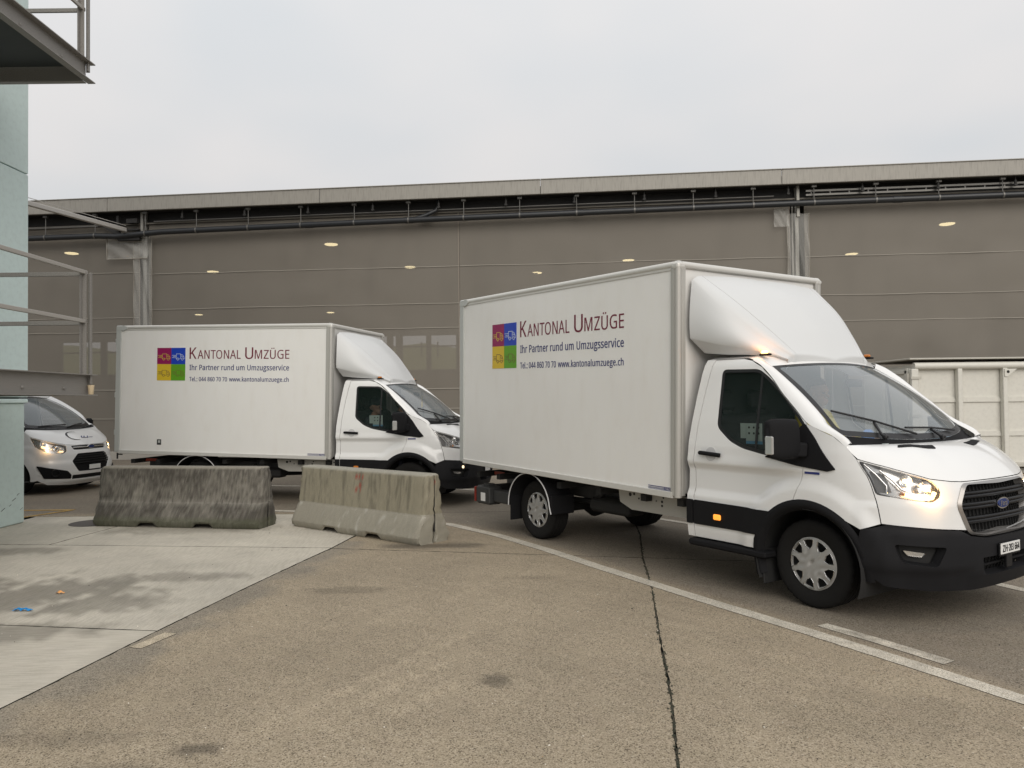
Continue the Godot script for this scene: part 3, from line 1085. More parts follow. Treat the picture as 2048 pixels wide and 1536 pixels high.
func fairing(t: Node3D, lit: bool) -> void:
	var ctr := [Vector3(-1.23, 2.855, 0), Vector3(-0.90, 2.66, 0), Vector3(-0.60, 2.34, 0), Vector3(-0.385, 2.0, 0)]
	var crease := [Vector3(-1.23, 2.835, 0.82), Vector3(-0.90, 2.56, 0.74), Vector3(-0.645, 2.29, 0.61), Vector3(-0.44, 2.045, 0.48)]
	var corner := [Vector3(-1.235, 2.785, 0.955), Vector3(-0.93, 2.48, 0.885), Vector3(-0.68, 2.22, 0.74), Vector3(-0.46, 2.025, 0.545)]
	var low := [Vector3(-1.24, 2.24, 0.985), Vector3(-0.95, 2.165, 0.92), Vector3(-0.70, 2.10, 0.80), Vector3(-0.47, 2.005, 0.585)]
	var under := [Vector3(-1.19, 2.10, 0.845), Vector3(-0.95, 2.075, 0.82), Vector3(-0.70, 2.055, 0.735), Vector3(-0.48, 1.985, 0.575)]
	var r := []
	for i in 33:
		var k := i / 32.0
		var half := []
		var c: Vector3 = along(ctr, k)
		var e: Vector3 = along(crease, k)
		var g: Vector3 = along(corner, k)
		var l: Vector3 = along(low, k)
		var u: Vector3 = along(under, k)
		for j in 9:
			var w := j / 8.0
			half.append(c.lerp(e, w) + Vector3(0, 0.012 * sin(PI * w), 0))
		for j in range(1, 6):
			var w := j / 5.0
			half.append(e.lerp(g, w) + Vector3(0.01, 0.012, 0.012) * sin(PI * w))
		for j in range(1, 9):
			var w := j / 8.0
			half.append(g.lerp(l, 1.0 - pow(1.0 - w, 1.25)) + Vector3(0.012, 0.0, 0.03) * sin(PI * w))
		for j in range(1, 5):
			half.append(l.lerp(u, [0.06, 0.35, 0.70, 1.0][j - 1]))
		var line := []
		for j in range(half.size() - 1, 0, -1):
			line.append(Vector3(half[j].x, half[j].y, -half[j].z + sh.zc))
		for p in half:
			line.append(p + Vector3(0, 0, sh.zc))
		r.append(line)
	var tail := []
	for p in r[-1]:
		tail.append(p + Vector3(-0.015, -0.075, 0))
	r.append(tail)
	var b := Mb.new()
	b.grid(r)
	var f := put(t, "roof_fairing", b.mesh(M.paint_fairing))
	for rs: float in [1.0, -1.0]:
		var cr := Mb.new()
		var pts := []
		for i in 17:
			var p: Vector3 = along(crease, i / 16.0 * 0.97)
			pts.append(Vector3(p.x, p.y - 0.001, p.z * rs + sh.zc))
		cr.tube(pts, 0.004, 6)
		put(f, "fairing_crease", cr.mesh(M.recess))
		var bc := Mb.new()
		bc.xf = Transform3D(Basis.IDENTITY, Vector3(-0.56, 2.062, 0.775 * rs + sh.zc))
		bc.box(Vector3(0, -0.008, 0), Vector3(0.11, 0.018, 0.05), 0.008)
		var bo := put(t, "clearance_lamp", bc.mesh(M.trim))
		var bl := Mb.new()
		bl.xf = bc.xf
		bl.box(Vector3(-0.008, 0.014, 0), Vector3(0.075, 0.032, 0.035), 0.014)
		put(bo, "lamp_lens", bl.mesh(M.beacon_lit if lit and rs > 0.0 else M.amber))
		if lit and rs > 0.0:
			var li := OmniLight3D.new()
			li.light_color = Color(1.0, 0.62, 0.28)
			li.light_energy = 0.012
			li.light_size = 0.02
			li.omni_range = 10.0
			li.omni_attenuation = 2.0
			li.shadow_enabled = true
			li.name = "clearance_glow"
			t.add_child(li, true)
			li.position = Vector3(-0.55, 2.105, 0.80 * rs + sh.zc)

func chassis(t: Node3D) -> void:
	for rs: float in [1.0, -1.0]:
		var rl := Mb.new()
		rl.box(Vector3(-3.05, 0.58, rs * 0.43), Vector3(4.2, 0.16, 0.07), 0.01)
		put(t, "chassis_rail", rl.mesh(M.chassis))
		var sp := Mb.new()
		sp.prism(V2([-1.24, 0.735, -2.36, 0.735, -2.34, 0.60, -2.16, 0.535, -1.24, 0.535]), rs * 0.86 - 0.01, rs * 0.86 + 0.01)
		var so := put(t, "side_skirt", sp.mesh(M.skirt))
		var hole_b := Mb.new()
		for q in [[-1.72, 0.66, 0.013], [-1.72, 0.62, 0.012], [-1.70, 0.70, 0.01], [-1.45, 0.68, 0.01], [-1.33, 0.69, 0.012], [-2.18, 0.69, 0.02], [-2.12, 0.70, 0.014], [-2.05, 0.66, 0.01], [-1.80, 0.66, 0.007]]:
			hole_b.xf = Transform3D(Basis.IDENTITY, Vector3(q[0], q[1], rs * 0.871))
			hole_b.prism(circle(Vector2.ZERO, q[2], 10), -0.002, 0.003)
		put(so, "bolt_holes", hole_b.mesh(M.under))
		# mud guard over the rear wheel
		var g := Mb.new()
		var rr := []
		for z in [0.70, 1.04]:
			var line := []
			for i in 25:
				var an := lerpf(0.10, PI + 0.05, i / 24.0) + 0.0
				line.append(Vector3(-3.79 + cos(an) * 0.43, 0.40 + sin(an) * 0.40, z * rs))
			rr.append(line)
		g.grid(rr, rs > 0)
		g.box(Vector3(-3.35, 0.46, rs * 0.87), Vector3(0.03, 0.22, 0.34), 0.01)
		g.box(Vector3(-4.215, 0.34, rs * 0.87), Vector3(0.02, 0.30, 0.30), 0.005)
		var go := put(t, "mudguard", g.mesh(M.trim))
		var ed := Mb.new()
		var pts := [Vector3(-3.335, 0.36, 1.045 * rs)]
		for p in rr[1]:
			pts.append(p + Vector3(0, 0.0, 0.006 * rs))
		ed.tube(pts, 0.0075, 6)
		put(go, "edge_trim", ed.mesh(M.recess))
		var ub := Mb.new()
		ub.box(Vector3(-4.98, 0.42, rs * 0.86), Vector3(0.34, 0.24, 0.22), 0.03)
		ub.box(Vector3(-4.97, 0.55, rs * 0.86), Vector3(0.12, 0.04, 0.12), 0.01)
		ub.box(Vector3(-4.55, 0.42, rs * 0.84), Vector3(0.5, 0.16, 0.14), 0.02)
		var uo := put(t, "tool_box", ub.mesh(M.under_grey))
		var sk := Mb.new()
		sk.box(Vector3(-4.95, 0.40, rs * 0.972), Vector3(0.11, 0.11, 0.003))
		put(uo, "sticker", sk.mesh(M.plate))
		var rd := Mb.new()
		rd.box(Vector3(-5.17, 0.42, rs * 0.93), Vector3(0.03, 0.20, 0.08), 0.008)
		put(uo, "red_reflector", rd.mesh(M.red_lamp))
		var st := Mb.new()
		st.box(Vector3(-4.88, 0.70, rs * 0.75), Vector3(0.22, 0.045, 0.03), 0.004)
		put(uo, "red_label", st.mesh(M.red_dull))
	var x := Mb.new()
	x.tube([Vector3(-3.8, 0.35, -0.8), Vector3(-3.8, 0.35, 0.8)], 0.06, 12)
	x.xf = Transform3D(Basis.IDENTITY, Vector3(-3.8, 0.35, 0))
	x.lathe(V2([0.0, -0.16, 0.12, -0.12, 0.16, 0.0, 0.12, 0.12, 0.0, 0.16]), 16)
	x.xf = Transform3D.IDENTITY
	x.tube([Vector3(-3.7, 0.37, 0), Vector3(-1.2, 0.48, 0)], 0.04, 10)
	put(t, "rear_axle", x.mesh(M.under))
	var cr := Mb.new()
	for q in [-5.1, -4.6, -3.3, -2.6, -1.9, -1.4]:
		cr.box(Vector3(q, 0.69, 0), Vector3(0.08, 0.07, 1.9))
	cr.box(Vector3(-2.75, 0.48, 0.55), Vector3(0.7, 0.16, 0.30), 0.05)
	cr.box(Vector3(-2.75, 0.50, -0.60), Vector3(0.9, 0.24, 0.40), 0.06)
	cr.box(Vector3(-0.2, 0.42, 0), Vector3(1.3, 0.30, 0.9), 0.08)
	cr.box(Vector3(0.0, 0.35, 0), Vector3(0.12, 0.12, 1.6))
	cr.beam(Vector3(-3.1, 0.42, 0.62), Vector3(-2.9, 0.62, 0.62), 0.05, 0.05)
	cr.tube([Vector3(-4.4, 0.44, 0.42), Vector3(-3.2, 0.46, 0.42)], 0.035, 8)
	cr.box(Vector3(-4.95, 0.48, 0), Vector3(0.14, 0.14, 1.5), 0.01)
	put(t, "underbody", cr.mesh(M.under))

func ico(b: Mb, pts: Array, w: float, z: float) -> void:
	for i in pts.size() - 1:
		b.beam(Vector3(pts[i].x, pts[i].y, z), Vector3(pts[i + 1].x, pts[i + 1].y, z), 0.0016, w, 0.0, Vector3.UP if absf(pts[i].x - pts[i + 1].x) > 0.0005 else Vector3.RIGHT)

func cargo(t: Node3D, lit: bool) -> void:
	var Lb := 4.061
	var Hb := 2.2
	var Wb := 2.172
	var k := Mb.new()
	k.box(Vector3(Lb * 0.5, Hb * 0.5, 0), Vector3(Lb - 0.06, Hb - 0.05, Wb - 0.03), 0.01)
	var o := put(t, "cargo_box", k.mesh(M.box_white))
	# rear bottom corner as origin, tipped forward a little on its springs
	var ti := 0.0225
	o.transform = Transform3D(Basis(Vector3.BACK, -ti), Vector3(-5.356, 0.7267 + 5.356 * ti, 0))
	o.position.x += 0.003
	var hz := Wb * 0.5
	var pr := Mb.new()
	for rs: float in [1.0, -1.0]:
		pr = Mb.new()
		pr.tube([Vector3(0.06, Hb - 0.03, rs * (hz - 0.03)), Vector3(Lb - 0.06, Hb - 0.03, rs * (hz - 0.03))], 0.035, 14)
		pr.box(Vector3(Lb * 0.5, Hb - 0.065, rs * (hz - 0.012)), Vector3(Lb - 0.1, 0.03, 0.012), 0.004)
		put(o, "top_rail", pr.mesh(M.alu))
		pr = Mb.new()
		pr.box(Vector3(Lb * 0.5, 0.018, rs * (hz - 0.008)), Vector3(Lb - 0.14, 0.06, 0.026), 0.005)
		put(o, "bottom_rail", pr.mesh(M.alu))
		pr = Mb.new()
		pr.tube([Vector3(Lb - 0.03, 0.0, rs * (hz - 0.03)), Vector3(Lb - 0.03, Hb - 0.06, rs * (hz - 0.03))], 0.035, 14)
		pr.box(Vector3(Lb - 0.075, Hb * 0.5 - 0.02, rs * (hz - 0.010)), Vector3(0.05, Hb - 0.06, 0.024), 0.006)
		pr.box(Vector3(Lb - 0.010, Hb * 0.5 - 0.02, rs * (hz - 0.075)), Vector3(0.024, Hb - 0.06, 0.05), 0.006)
		put(o, "front_post", pr.mesh(M.alu_post))
		pr = Mb.new()
		pr.box(Vector3(0.035, Hb * 0.5 - 0.03, rs * (hz - 0.03)), Vector3(0.105, Hb - 0.07, 0.068), 0.012)
		put(o, "rear_post", pr.mesh(M.alu_grey))
		pr = Mb.new()
		pr.box(Vector3(0.055, Hb - 0.045, rs * (hz - 0.035)), Vector3(0.15, 0.10, 0.086), 0.018)
		pr.prism(V2([0.12, Hb + 0.004, 0.20, Hb - 0.012, 0.215, Hb - 0.045, 0.19, Hb - 0.07, 0.12, Hb - 0.09]), rs * (hz - 0.03), rs * (hz + 0.008))
		put(o, "rear_corner_cap", pr.mesh(M.alu_grey))
		pr = Mb.new()
		pr.xf = Transform3D(Basis.IDENTITY, Vector3(Lb - 0.045, Hb - 0.042, rs * (hz - 0.045)))
		pr.box(Vector3.ZERO, Vector3(0.125, 0.10, 0.125), 0.042)
		put(o, "front_corner_cap", pr.mesh(M.alu))
	pr = Mb.new()
	pr.tube([Vector3(Lb - 0.03, Hb - 0.03, -hz + 0.06), Vector3(Lb - 0.03, Hb - 0.03, hz - 0.06)], 0.035, 14)
	put(o, "front_rail", pr.mesh(M.alu))
	# hinges at the back edge
	for y in [1.93, 1.0, 0.35]:
		pr = Mb.new()
		pr.box(Vector3(-0.025, y, hz - 0.03), Vector3(0.03, 0.09, 0.04), 0.006)
		put(o, "hinge", pr.mesh(M.alu_grey))
	pr = Mb.new()
	pr.box(Vector3(0.02, -0.06, hz - 0.04), Vector3(0.02, 0.10, 0.02))
	pr.box(Vector3(0.07, -0.03, hz - 0.04), Vector3(0.10, 0.02, 0.02))
	put(o, "tail_latch", pr.mesh(M.under))
	if lit:
		pr = Mb.new()
		pr.box(Vector3(0.03, -0.07, hz - 0.03), Vector3(0.03, 0.04, 0.03), 0.01)
		put(o, "marker_light", pr.mesh(M.marker_lit))
	# print on the right side
	var z := hz - 0.0135
	var names := [["magenta", 0.805, 1.535], ["blue", 1.08, 1.535], ["yellow", 0.805, 1.256], ["green", 1.08, 1.256]]
	for q in names:
		var sq := Mb.new()
		sq.box(Vector3(q[1] + 0.1375, q[2] + 0.1395, z), Vector3(0.275, 0.279, 0.003))
		put(o, "logo_square", sq.mesh(M["print_" + q[0]]))
		var ic := Mb.new()
		var c := Vector2(q[1] + 0.135, q[2] + 0.125)
		var w := 0.006
		var f := func(l: Array) -> Array:
			var r := []
			for i in range(0, l.size(), 2):
				r.append(c + Vector2(l[i], l[i + 1]))
			return r
		ico(ic, f.call([-0.035, -0.035, -0.035, 0.05, 0.05, 0.05, 0.05, -0.035, 0.03, -0.035]), w, z + 0.0022)
		ico(ic, f.call([-0.035, -0.035, -0.022, -0.035]), w, z + 0.0022)
		ico(ic, f.call([0.015, -0.035, 0.05, -0.035]), w, z + 0.0022)
		ico(ic, f.call([0.05, 0.038, 0.085, 0.036, 0.112, 0.0, 0.118, -0.035, 0.10, -0.035]), w, z + 0.0022)
		ico(ic, f.call([0.07, 0.024, 0.07, 0.002, 0.104, 0.002]), w, z + 0.0022)
		for s in [[-0.118, 0.025, -0.04], [-0.10, 0.005, -0.04], [-0.118, -0.014, -0.04]]:
			ico(ic, f.call([s[0], s[1], s[2], s[1]]), w, z + 0.0022)
		for wx in [-0.005, 0.083]:
			var l := []
			for i in 13:
				l.append(c + Vector2(wx + 0.019 * cos(TAU * i / 12.0), -0.038 + 0.019 * sin(TAU * i / 12.0)))
			ico(ic, l, w, z + 0.0022)
		put(o, "logo_truck_outline", ic.mesh(M["line_" + q[0]]))
	lettering(o, "K", Vector3(1.435, 1.626, z), 0.190, 0.135, M.print_red)
	lettering(o, "ANTONAL", Vector3(1.590, 1.626, z), 0.145, 0.815, M.print_red)
	lettering(o, "U", Vector3(2.490, 1.626, z), 0.190, 0.150, M.print_red)
	lettering(o, "MZÜGE", Vector3(2.668, 1.626, z), 0.145, 0.633, M.print_red)
	lettering(o, "Ihr Partner rund um Umzugsservice", Vector3(1.437, 1.434, z), 0.088, 1.862, M.print_navy)
	lettering(o, "Tel.: 044 860 70 70", Vector3(1.437, 1.247, z), 0.070, 0.720, M.print_navy)
	lettering(o, "www.kantonalumzuege.ch", Vector3(2.195, 1.247, z), 0.070, 1.101, M.print_navy)
	pr = Mb.new()
	pr.box(Vector3(3.812, 0.079, z), Vector3(0.316, 0.007, 0.002))
	pr.box(Vector3(3.772, 0.066, z), Vector3(0.236, 0.004, 0.002))
	pr.box(Vector3(3.772, 0.057, z), Vector3(0.236, 0.004, 0.002))
	pr.box(Vector3(3.812, 0.046, z), Vector3(0.316, 0.007, 0.002))
	put(o, "maker_stripes", pr.mesh(M.print_navy))
	lettering(o, "lüscher", Vector3(3.865, 0.052, z), 0.026, 0.105, M.print_navy, "Droid Sans", 700)
	if not lit:
		pr = Mb.new()
		pr.box(Vector3(0.868, 0.202, z), Vector3(0.082, 0.094, 0.008), 0.002)
		var bx := put(o, "socket_cover", pr.mesh(M.under_grey))
		pr = Mb.new()
		pr.box(Vector3(0.872, 0.21, z + 0.005), Vector3(0.04, 0.04, 0.006), 0.002)
		put(o, "socket_latch", pr.mesh(M.alu_grey))

# ---------------------------------------------------------------- people: capsule field, surface nets
func body_mesh(groups: Array, m: Material) -> ArrayMesh:
	var out := Mb.new()
	for g in groups:
		var bones: Array = g.bones
		var cell: float = g.cell
		var soft: float = g.soft
		var bb := AABB(bones[0][0], Vector3.ZERO)
		for b in bones:
			var rr: float = maxf(b[2], b[3]) + cell * 2.0
			bb = bb.merge(AABB(b[0] - Vector3.ONE * rr, Vector3.ONE * rr * 2.0))
			bb = bb.merge(AABB(b[1] - Vector3.ONE * rr, Vector3.ONE * rr * 2.0))
		var nx := int(bb.size.x / cell) + 2
		var ny := int(bb.size.y / cell) + 2
		var nz := int(bb.size.z / cell) + 2
		var val := PackedFloat32Array()
		val.resize(nx * ny * nz)
		val.fill(1.0)
		# only the cells near each bone
		for b in bones:
			var a: Vector3 = b[0]
			var e: Vector3 = b[1]
			var r0: float = b[2]
			var r1: float = b[3]
			var pad := maxf(r0, r1) + maxf(soft, cell) * 1.5
			var box := AABB(a, Vector3.ZERO).expand(e).grow(pad)
			var lo := ((box.position - bb.position) / cell).floor()
			var hi := ((box.end - bb.position) / cell).ceil()
			var d := e - a
			var dd := maxf(d.length_squared(), 1e-9)
			for i in range(maxi(0, int(lo.x)), mini(nx, int(hi.x) + 1)):
				for j in range(maxi(0, int(lo.y)), mini(ny, int(hi.y) + 1)):
					for k in range(maxi(0, int(lo.z)), mini(nz, int(hi.z) + 1)):
						var p := bb.position + Vector3(i, j, k) * cell
						var t := clampf((p - a).dot(d) / dd, 0.0, 1.0)
						var f := p.distance_to(a + d * t) - lerpf(r0, r1, t)
						var ix := (i * ny + j) * nz + k
						var o := val[ix]
						var h := clampf(0.5 + 0.5 * (o - f) / soft, 0.0, 1.0)
						val[ix] = lerpf(o, f, h) - soft * h * (1.0 - h) if o < 0.9 else f
		var vid := {}
		var pts := PackedVector3Array()
		var nrm := PackedVector3Array()
		var cls := PackedColorArray()
		for i in nx - 1:
			for j in ny - 1:
				for k in nz - 1:
					var s := PackedFloat32Array()
					var neg := 0
					for q in 8:
						var w := val[((i + (q & 1)) * ny + j + ((q >> 1) & 1)) * nz + k + (q >> 2)]
						s.append(w)
						if w < 0.0:
							neg += 1
					if neg == 0 or neg == 8:
						continue
					var acc := Vector3.ZERO
					var cnt := 0
					for q in 8:
						for ax in [1, 2, 4]:
							if q & ax:
								continue
							var q2: int = q | ax
							if (s[q] < 0.0) != (s[q2] < 0.0):
								var t := s[q] / (s[q] - s[q2])
								acc += Vector3(q & 1, (q >> 1) & 1, q >> 2).lerp(Vector3(q2 & 1, (q2 >> 1) & 1, q2 >> 2), t)
								cnt += 1
					var p := bb.position + (Vector3(i, j, k) + acc / cnt) * cell
					var gx := s[1] + s[3] + s[5] + s[7] - s[0] - s[2] - s[4] - s[6]
					var gy := s[2] + s[3] + s[6] + s[7] - s[0] - s[1] - s[4] - s[5]
					var gz := s[4] + s[5] + s[6] + s[7] - s[0] - s[1] - s[2] - s[3]
					vid[(i * ny + j) * nz + k] = pts.size()
					pts.append(p)
					nrm.append(Vector3(gx, gy, gz).normalized())
					var best := 9.0
					var cc := Color.WHITE
					for b in bones:
						var d2: Vector3 = b[1] - b[0]
						var t2 := clampf((p - b[0]).dot(d2) / maxf(d2.length_squared(), 1e-9), 0.0, 1.0)
						var f2: float = p.distance_to(b[0] + d2 * t2) - lerpf(b[2], b[3], t2)
						if f2 < best:
							best = f2
							cc = b[4]
					cls.append(cc)
		var st := [ny * nz, nz, 1]
		for i in range(1, nx - 1):
			for j in range(1, ny - 1):
				for k in range(1, nz - 1):
					var ix := (i * ny + j) * nz + k
					for ax in 3:
						var v0 := val[ix]
						var v1: float = val[ix + st[ax]]
						if (v0 < 0.0) == (v1 < 0.0):
							continue
						var u: int = st[(ax + 1) % 3]
						var w: int = st[(ax + 2) % 3]
						var q := [ix, ix - u, ix - u - w, ix - w]
						if not (vid.has(q[0]) and vid.has(q[1]) and vid.has(q[2]) and vid.has(q[3])):
							continue
						var a: int = vid[q[0]]
						var b2: int = vid[q[1]]
						var c: int = vid[q[2]]
						var d3: int = vid[q[3]]
						out.tri(pts[a], pts[b2], pts[c], nrm[a], nrm[b2], nrm[c], cls[a], cls[b2], cls[c])
						out.tri(pts[a], pts[c], pts[d3], nrm[a], nrm[c], nrm[d3], cls[a], cls[c], cls[d3])
	return out.mesh(m, true)

func person(label: String, where: Node3D, seat_at: Vector3, shirt: Color, hair: Color, beanie: bool, wheel_hands: bool) -> void:
	var skin := Color(0.33, 0.20, 0.14)
	var trousers := Color(0.03, 0.035, 0.05)
	var V := func(x: float, y: float, z: float) -> Vector3: return Vector3(x, y, z)
	var g := []
	var bones := [[V.call(0.02, 0.10, 0), V.call(-0.02, 0.30, 0), 0.15, 0.14, shirt], [V.call(-0.02, 0.30, -0.05), V.call(-0.03, 0.44, -0.07), 0.135, 0.115, shirt], [V.call(-0.02, 0.30, 0.05), V.call(-0.03, 0.44, 0.07), 0.135, 0.115, shirt], [V.call(-0.03, 0.50, -0.14), V.call(-0.03, 0.50, 0.14), 0.075, 0.075, shirt], [V.call(-0.02, 0.50, 0), V.call(0.01, 0.62, 0), 0.062, 0.055, skin]]
	for s: float in [-1.0, 1.0]:
		bones.append([V.call(0.0, 0.06, 0.09 * s), V.call(0.42, 0.10, 0.13 * s), 0.095, 0.07, trousers])
		bones.append([V.call(0.42, 0.10, 0.13 * s), V.call(0.55, -0.30, 0.13 * s), 0.066, 0.045, trousers])
		bones.append([V.call(0.55, -0.33, 0.13 * s), V.call(0.70, -0.36, 0.14 * s), 0.045, 0.038, Color(0.02, 0.02, 0.02)])
		var el: Vector3 = V.call(0.10, 0.24, 0.26 * s)
		var wr: Vector3 = V.call(0.40, 0.30, 0.19 * s) if wheel_hands else V.call(0.32, 0.18, 0.15 * s)
		bones.append([V.call(-0.03, 0.49, 0.19 * s), el, 0.062, 0.048, shirt])
		bones.append([el, wr, 0.047, 0.034, shirt])
		var hd: Vector3 = (wr - el).normalized()
		var sdn := Vector3(0, 0, 1)
		var dn: Vector3 = hd.cross(sdn).normalized()
		if dn.y > 0.0:
			dn = -dn
		var hb := []
		for f in 4:
			var k := (f - 1.5) * 0.021
			var b0: Vector3 = wr + hd * 0.005 + sdn * k * 0.6
			var b1: Vector3 = wr + hd * 0.085 + sdn * k
			var len: float = [0.062, 0.074, 0.070, 0.052][f]
			hb.append([b0, b1, 0.014, 0.012, skin])
			var b2: Vector3 = b1 + (hd + dn * 0.55).normalized() * len * 0.5
			hb.append([b1, b2, 0.0095, 0.009, skin])
			hb.append([b2, b2 + (hd * 0.3 + dn).normalized() * len * 0.5, 0.009, 0.008, skin])
		var th: Vector3 = wr + hd * 0.03 - sdn * 0.03 * s
		hb.append([wr, th, 0.014, 0.012, skin])
		hb.append([th, th + (hd - sdn * 0.7 * s).normalized() * 0.045, 0.0115, 0.0095, skin])
		g.append({"bones": hb, "cell": 0.006, "soft": 0.006})
	g.append({"bones": bones, "cell": 0.022, "soft": 0.045})
	var h := Vector3(0.03, 0.72, 0)
	var hc := Color(0.015, 0.016, 0.02) if beanie else hair
	var hs := [[h + Vector3(-0.02, 0.03, 0), h + Vector3(0.0, 0.03, 0), 0.093, 0.085, skin], [h + Vector3(0.015, -0.05, 0), h + Vector3(0.045, -0.075, 0), 0.062, 0.045, skin], [h + Vector3(0.082, 0.0, 0), h + Vector3(0.102, -0.028, 0), 0.010, 0.014, skin],
		[h + Vector3(0.072, -0.066, -0.02), h + Vector3(0.072, -0.066, 0.02), 0.012, 0.012, Color(0.36, 0.16, 0.13)], [h + Vector3(0.066, 0.028, -0.035), h + Vector3(0.066, 0.028, 0.035), 0.018, 0.018, skin],
		[h + Vector3(-0.035, 0.055, 0), h + Vector3(-0.01, 0.085, 0), 0.093, 0.075, hc], [h + Vector3(-0.06, 0.02, 0), h + Vector3(-0.05, -0.03, 0), 0.07, 0.055, hc]]
	if beanie:
		hs.append([h + Vector3(-0.03, 0.075, 0), h + Vector3(0.01, 0.075, 0), 0.098, 0.09, hc])
		hs.append([h + Vector3(-0.02, 0.11, 0), h + Vector3(-0.01, 0.135, 0), 0.075, 0.05, hc])
	for s: float in [-1.0, 1.0]:
		hs.append([h + Vector3(-0.005, 0.015, 0.086 * s), h + Vector3(-0.01, -0.025, 0.084 * s), 0.016, 0.011, skin])
		hs.append([h + Vector3(0.074, 0.010, 0.032 * s), h + Vector3(0.075, 0.010, 0.033 * s), 0.011, 0.011, Color(0.05, 0.03, 0.02)])
	g.append({"bones": hs, "cell": 0.008, "soft": 0.012})
	var o := MeshInstance3D.new()
	o.mesh = body_mesh(g, M.person)
	add_child(o, true)
	numbered(o, self, "person")
	tag(o, label, "person")
	o.transform = where.transform * Transform3D(Basis.IDENTITY, seat_at)

# ---------------------------------------------------------------- ground
func W(x: float, z: float, y := 0.0) -> Vector3:
	return Vector3(x, y, -z)

var big := noise(FastNoiseLite.TYPE_SIMPLEX_SMOOTH, 0.35, 4, 11)
var mid := noise(FastNoiseLite.TYPE_SIMPLEX_SMOOTH, 1.6, 4, 12)
var fine := noise(FastNoiseLite.TYPE_SIMPLEX_SMOOTH, 9.0, 3, 13)
var near_line := []

func line_x(z: float) -> float:         # where the near white line runs, by distance
	return itp(z, [4.25, 4.9, 5.58, 6.45, 7.7, 8.57, 9.54, 10.46, 11.2, 11.9], [2.80, 2.45, 2.07, 1.56, 0.86, 0.40, -0.17, -0.86, -1.9, -3.4])

func blob(q: Vector2, x: float, z: float, rx: float, rz: float, rough := 0.5) -> float:
	var d := Vector2((q.x - x) / rx, (q.y - z) / rz).length() + rough * (0.8 * mid.get_noise_2d(q.x * 2.2 - q.y * 0.35, q.y * 0.75) + 0.5 * fine.get_noise_2d(q.x * 1.6, q.y * 0.4))
	return 1.0 - smoothstep(0.55, 1.05, d)

func tan_col(q: Vector2) -> Color:
	var c := Color(0.425, 0.370, 0.288)
	var f := 1.0 + 0.13 * big.get_noise_2d(q.x, q.y) + 0.10 * mid.get_noise_2d(q.x, q.y) + 0.10 * fine.get_noise_2d(q.x, q.y)
	var lane := smoothstep(-0.05, 0.35, q.x - line_x(q.y))
	if q.y > 11.9:
		lane = 1.0
	var polish_shade := Color(0.295, 0.265, 0.222)  # darker lane: tyre polish, with some truck shade mixed into the colour
	c = c.lerp(polish_shade, lane)
	# wheel tracks of the lane
	f *= 1.0 - 0.10 * lane * (0.5 + 0.5 * sin((q.x - line_x(q.y)) * 3.6))
	var edge := q.x - itp(q.y, [4.3, 5.73, 7.1, 8.1, 9.38], [-2.86, -2.65, -2.43, -2.25, -2.02])
	if q.y < 9.3:
		c = c.lerp(Color(0.30, 0.28, 0.245), (1.0 - smoothstep(0.12, 0.42, edge + 0.25 * mid.get_noise_2d(q.x, q.y))) * 0.75)
	for s in [[-0.11, 4.64, 0.13, 0.12, 0.5], [-1.54, 3.77, 0.16, 0.10, 0.55], [-1.5, 6.9, 0.45, 0.16, 0.28], [0.2, 7.3, 0.3, 0.1, 0.18], [-2.3, 3.9, 0.5, 0.12, 0.2], [-0.95, 8.95, 0.75, 0.2, 0.55], [-1.9, 3.55, 0.25, 0.12, 0.25], [1.9, 4.1, 0.6, 0.4, 0.12]]:
		f *= 1.0 - s[4] * blob(q, s[0], s[1], s[2], s[3])
	# pale scuffs running towards the left distance
	var t := q.rotated(0.42)
	var sc := smoothstep(0.35, 0.75, fine.get_noise_2d(t.x * 1.1, t.y * 0.06) + 0.55 * big.get_noise_2d(q.x + 9.0, q.y))
	f *= 1.0 + 0.10 * sc * (1.0 - lane)
	if q.y < 6.0 and q.x > -1.6 and q.x < 0.0:
		for s in [[-1.04, 4.44, -0.33, 5.6, 0.05], [-0.82, 4.40, -0.36, 5.10, 0.04], [-0.67, 4.15, -0.34, 4.60, 0.05], [-1.35, 3.95, -0.95, 4.5, 0.035]]:
			var on_line := Geometry2D.get_closest_point_to_segment(q, Vector2(s[0], s[1]), Vector2(s[2], s[3]))
			f *= 1.0 + 0.20 * (1.0 - smoothstep(s[4] * 0.4, s[4] * 1.3, q.distance_to(on_line))) * clampf(0.7 + 1.2 * fine.get_noise_2d(q.x, q.y), 0.0, 1.0)
	return Color(c.r * f, c.g * f, c.b * f)

func grey_col(q: Vector2) -> Color:
	var c := Color(0.535, 0.50, 0.428)
	var t := q.rotated(0.16)
	var brush := fine.get_noise_2d(t.x * 3.0, t.y * 0.22)
	if q.y < 5.95:
		brush = fine.get_noise_2d(q.x * 0.25, q.y * 3.2)
	var f := 1.0 + 0.06 * brush + 0.16 * big.get_noise_2d(q.x * 1.4, q.y * 1.4) + 0.12 * mid.get_noise_2d(q.x, q.y)
	var d := 0.0
	d = maxf(d, 0.50 * blob(q, -4.15, 6.9, 1.0, 0.75, 0.9))
	d = maxf(d, 0.40 * blob(q, -3.55, 6.5, 0.7, 0.35, 0.9))
	d = maxf(d, 0.36 * blob(q, -3.3, 7.5, 0.9, 0.22, 0.9))
	d = maxf(d, 0.40 * blob(q, -5.9, 8.9, 0.9, 0.28, 0.6))
	d = maxf(d, 0.42 * blob(q, -3.75, 5.75, 0.75, 0.28, 0.7))
	d = maxf(d, 0.30 * blob(q, -4.4, 10.3, 1.5, 0.4, 0.6))
	f *= 1.0 - d
	return Color(c.r * f, c.g * f * (1.0 - 0.02 * d), c.b * f * (1.0 - 0.06 * d))

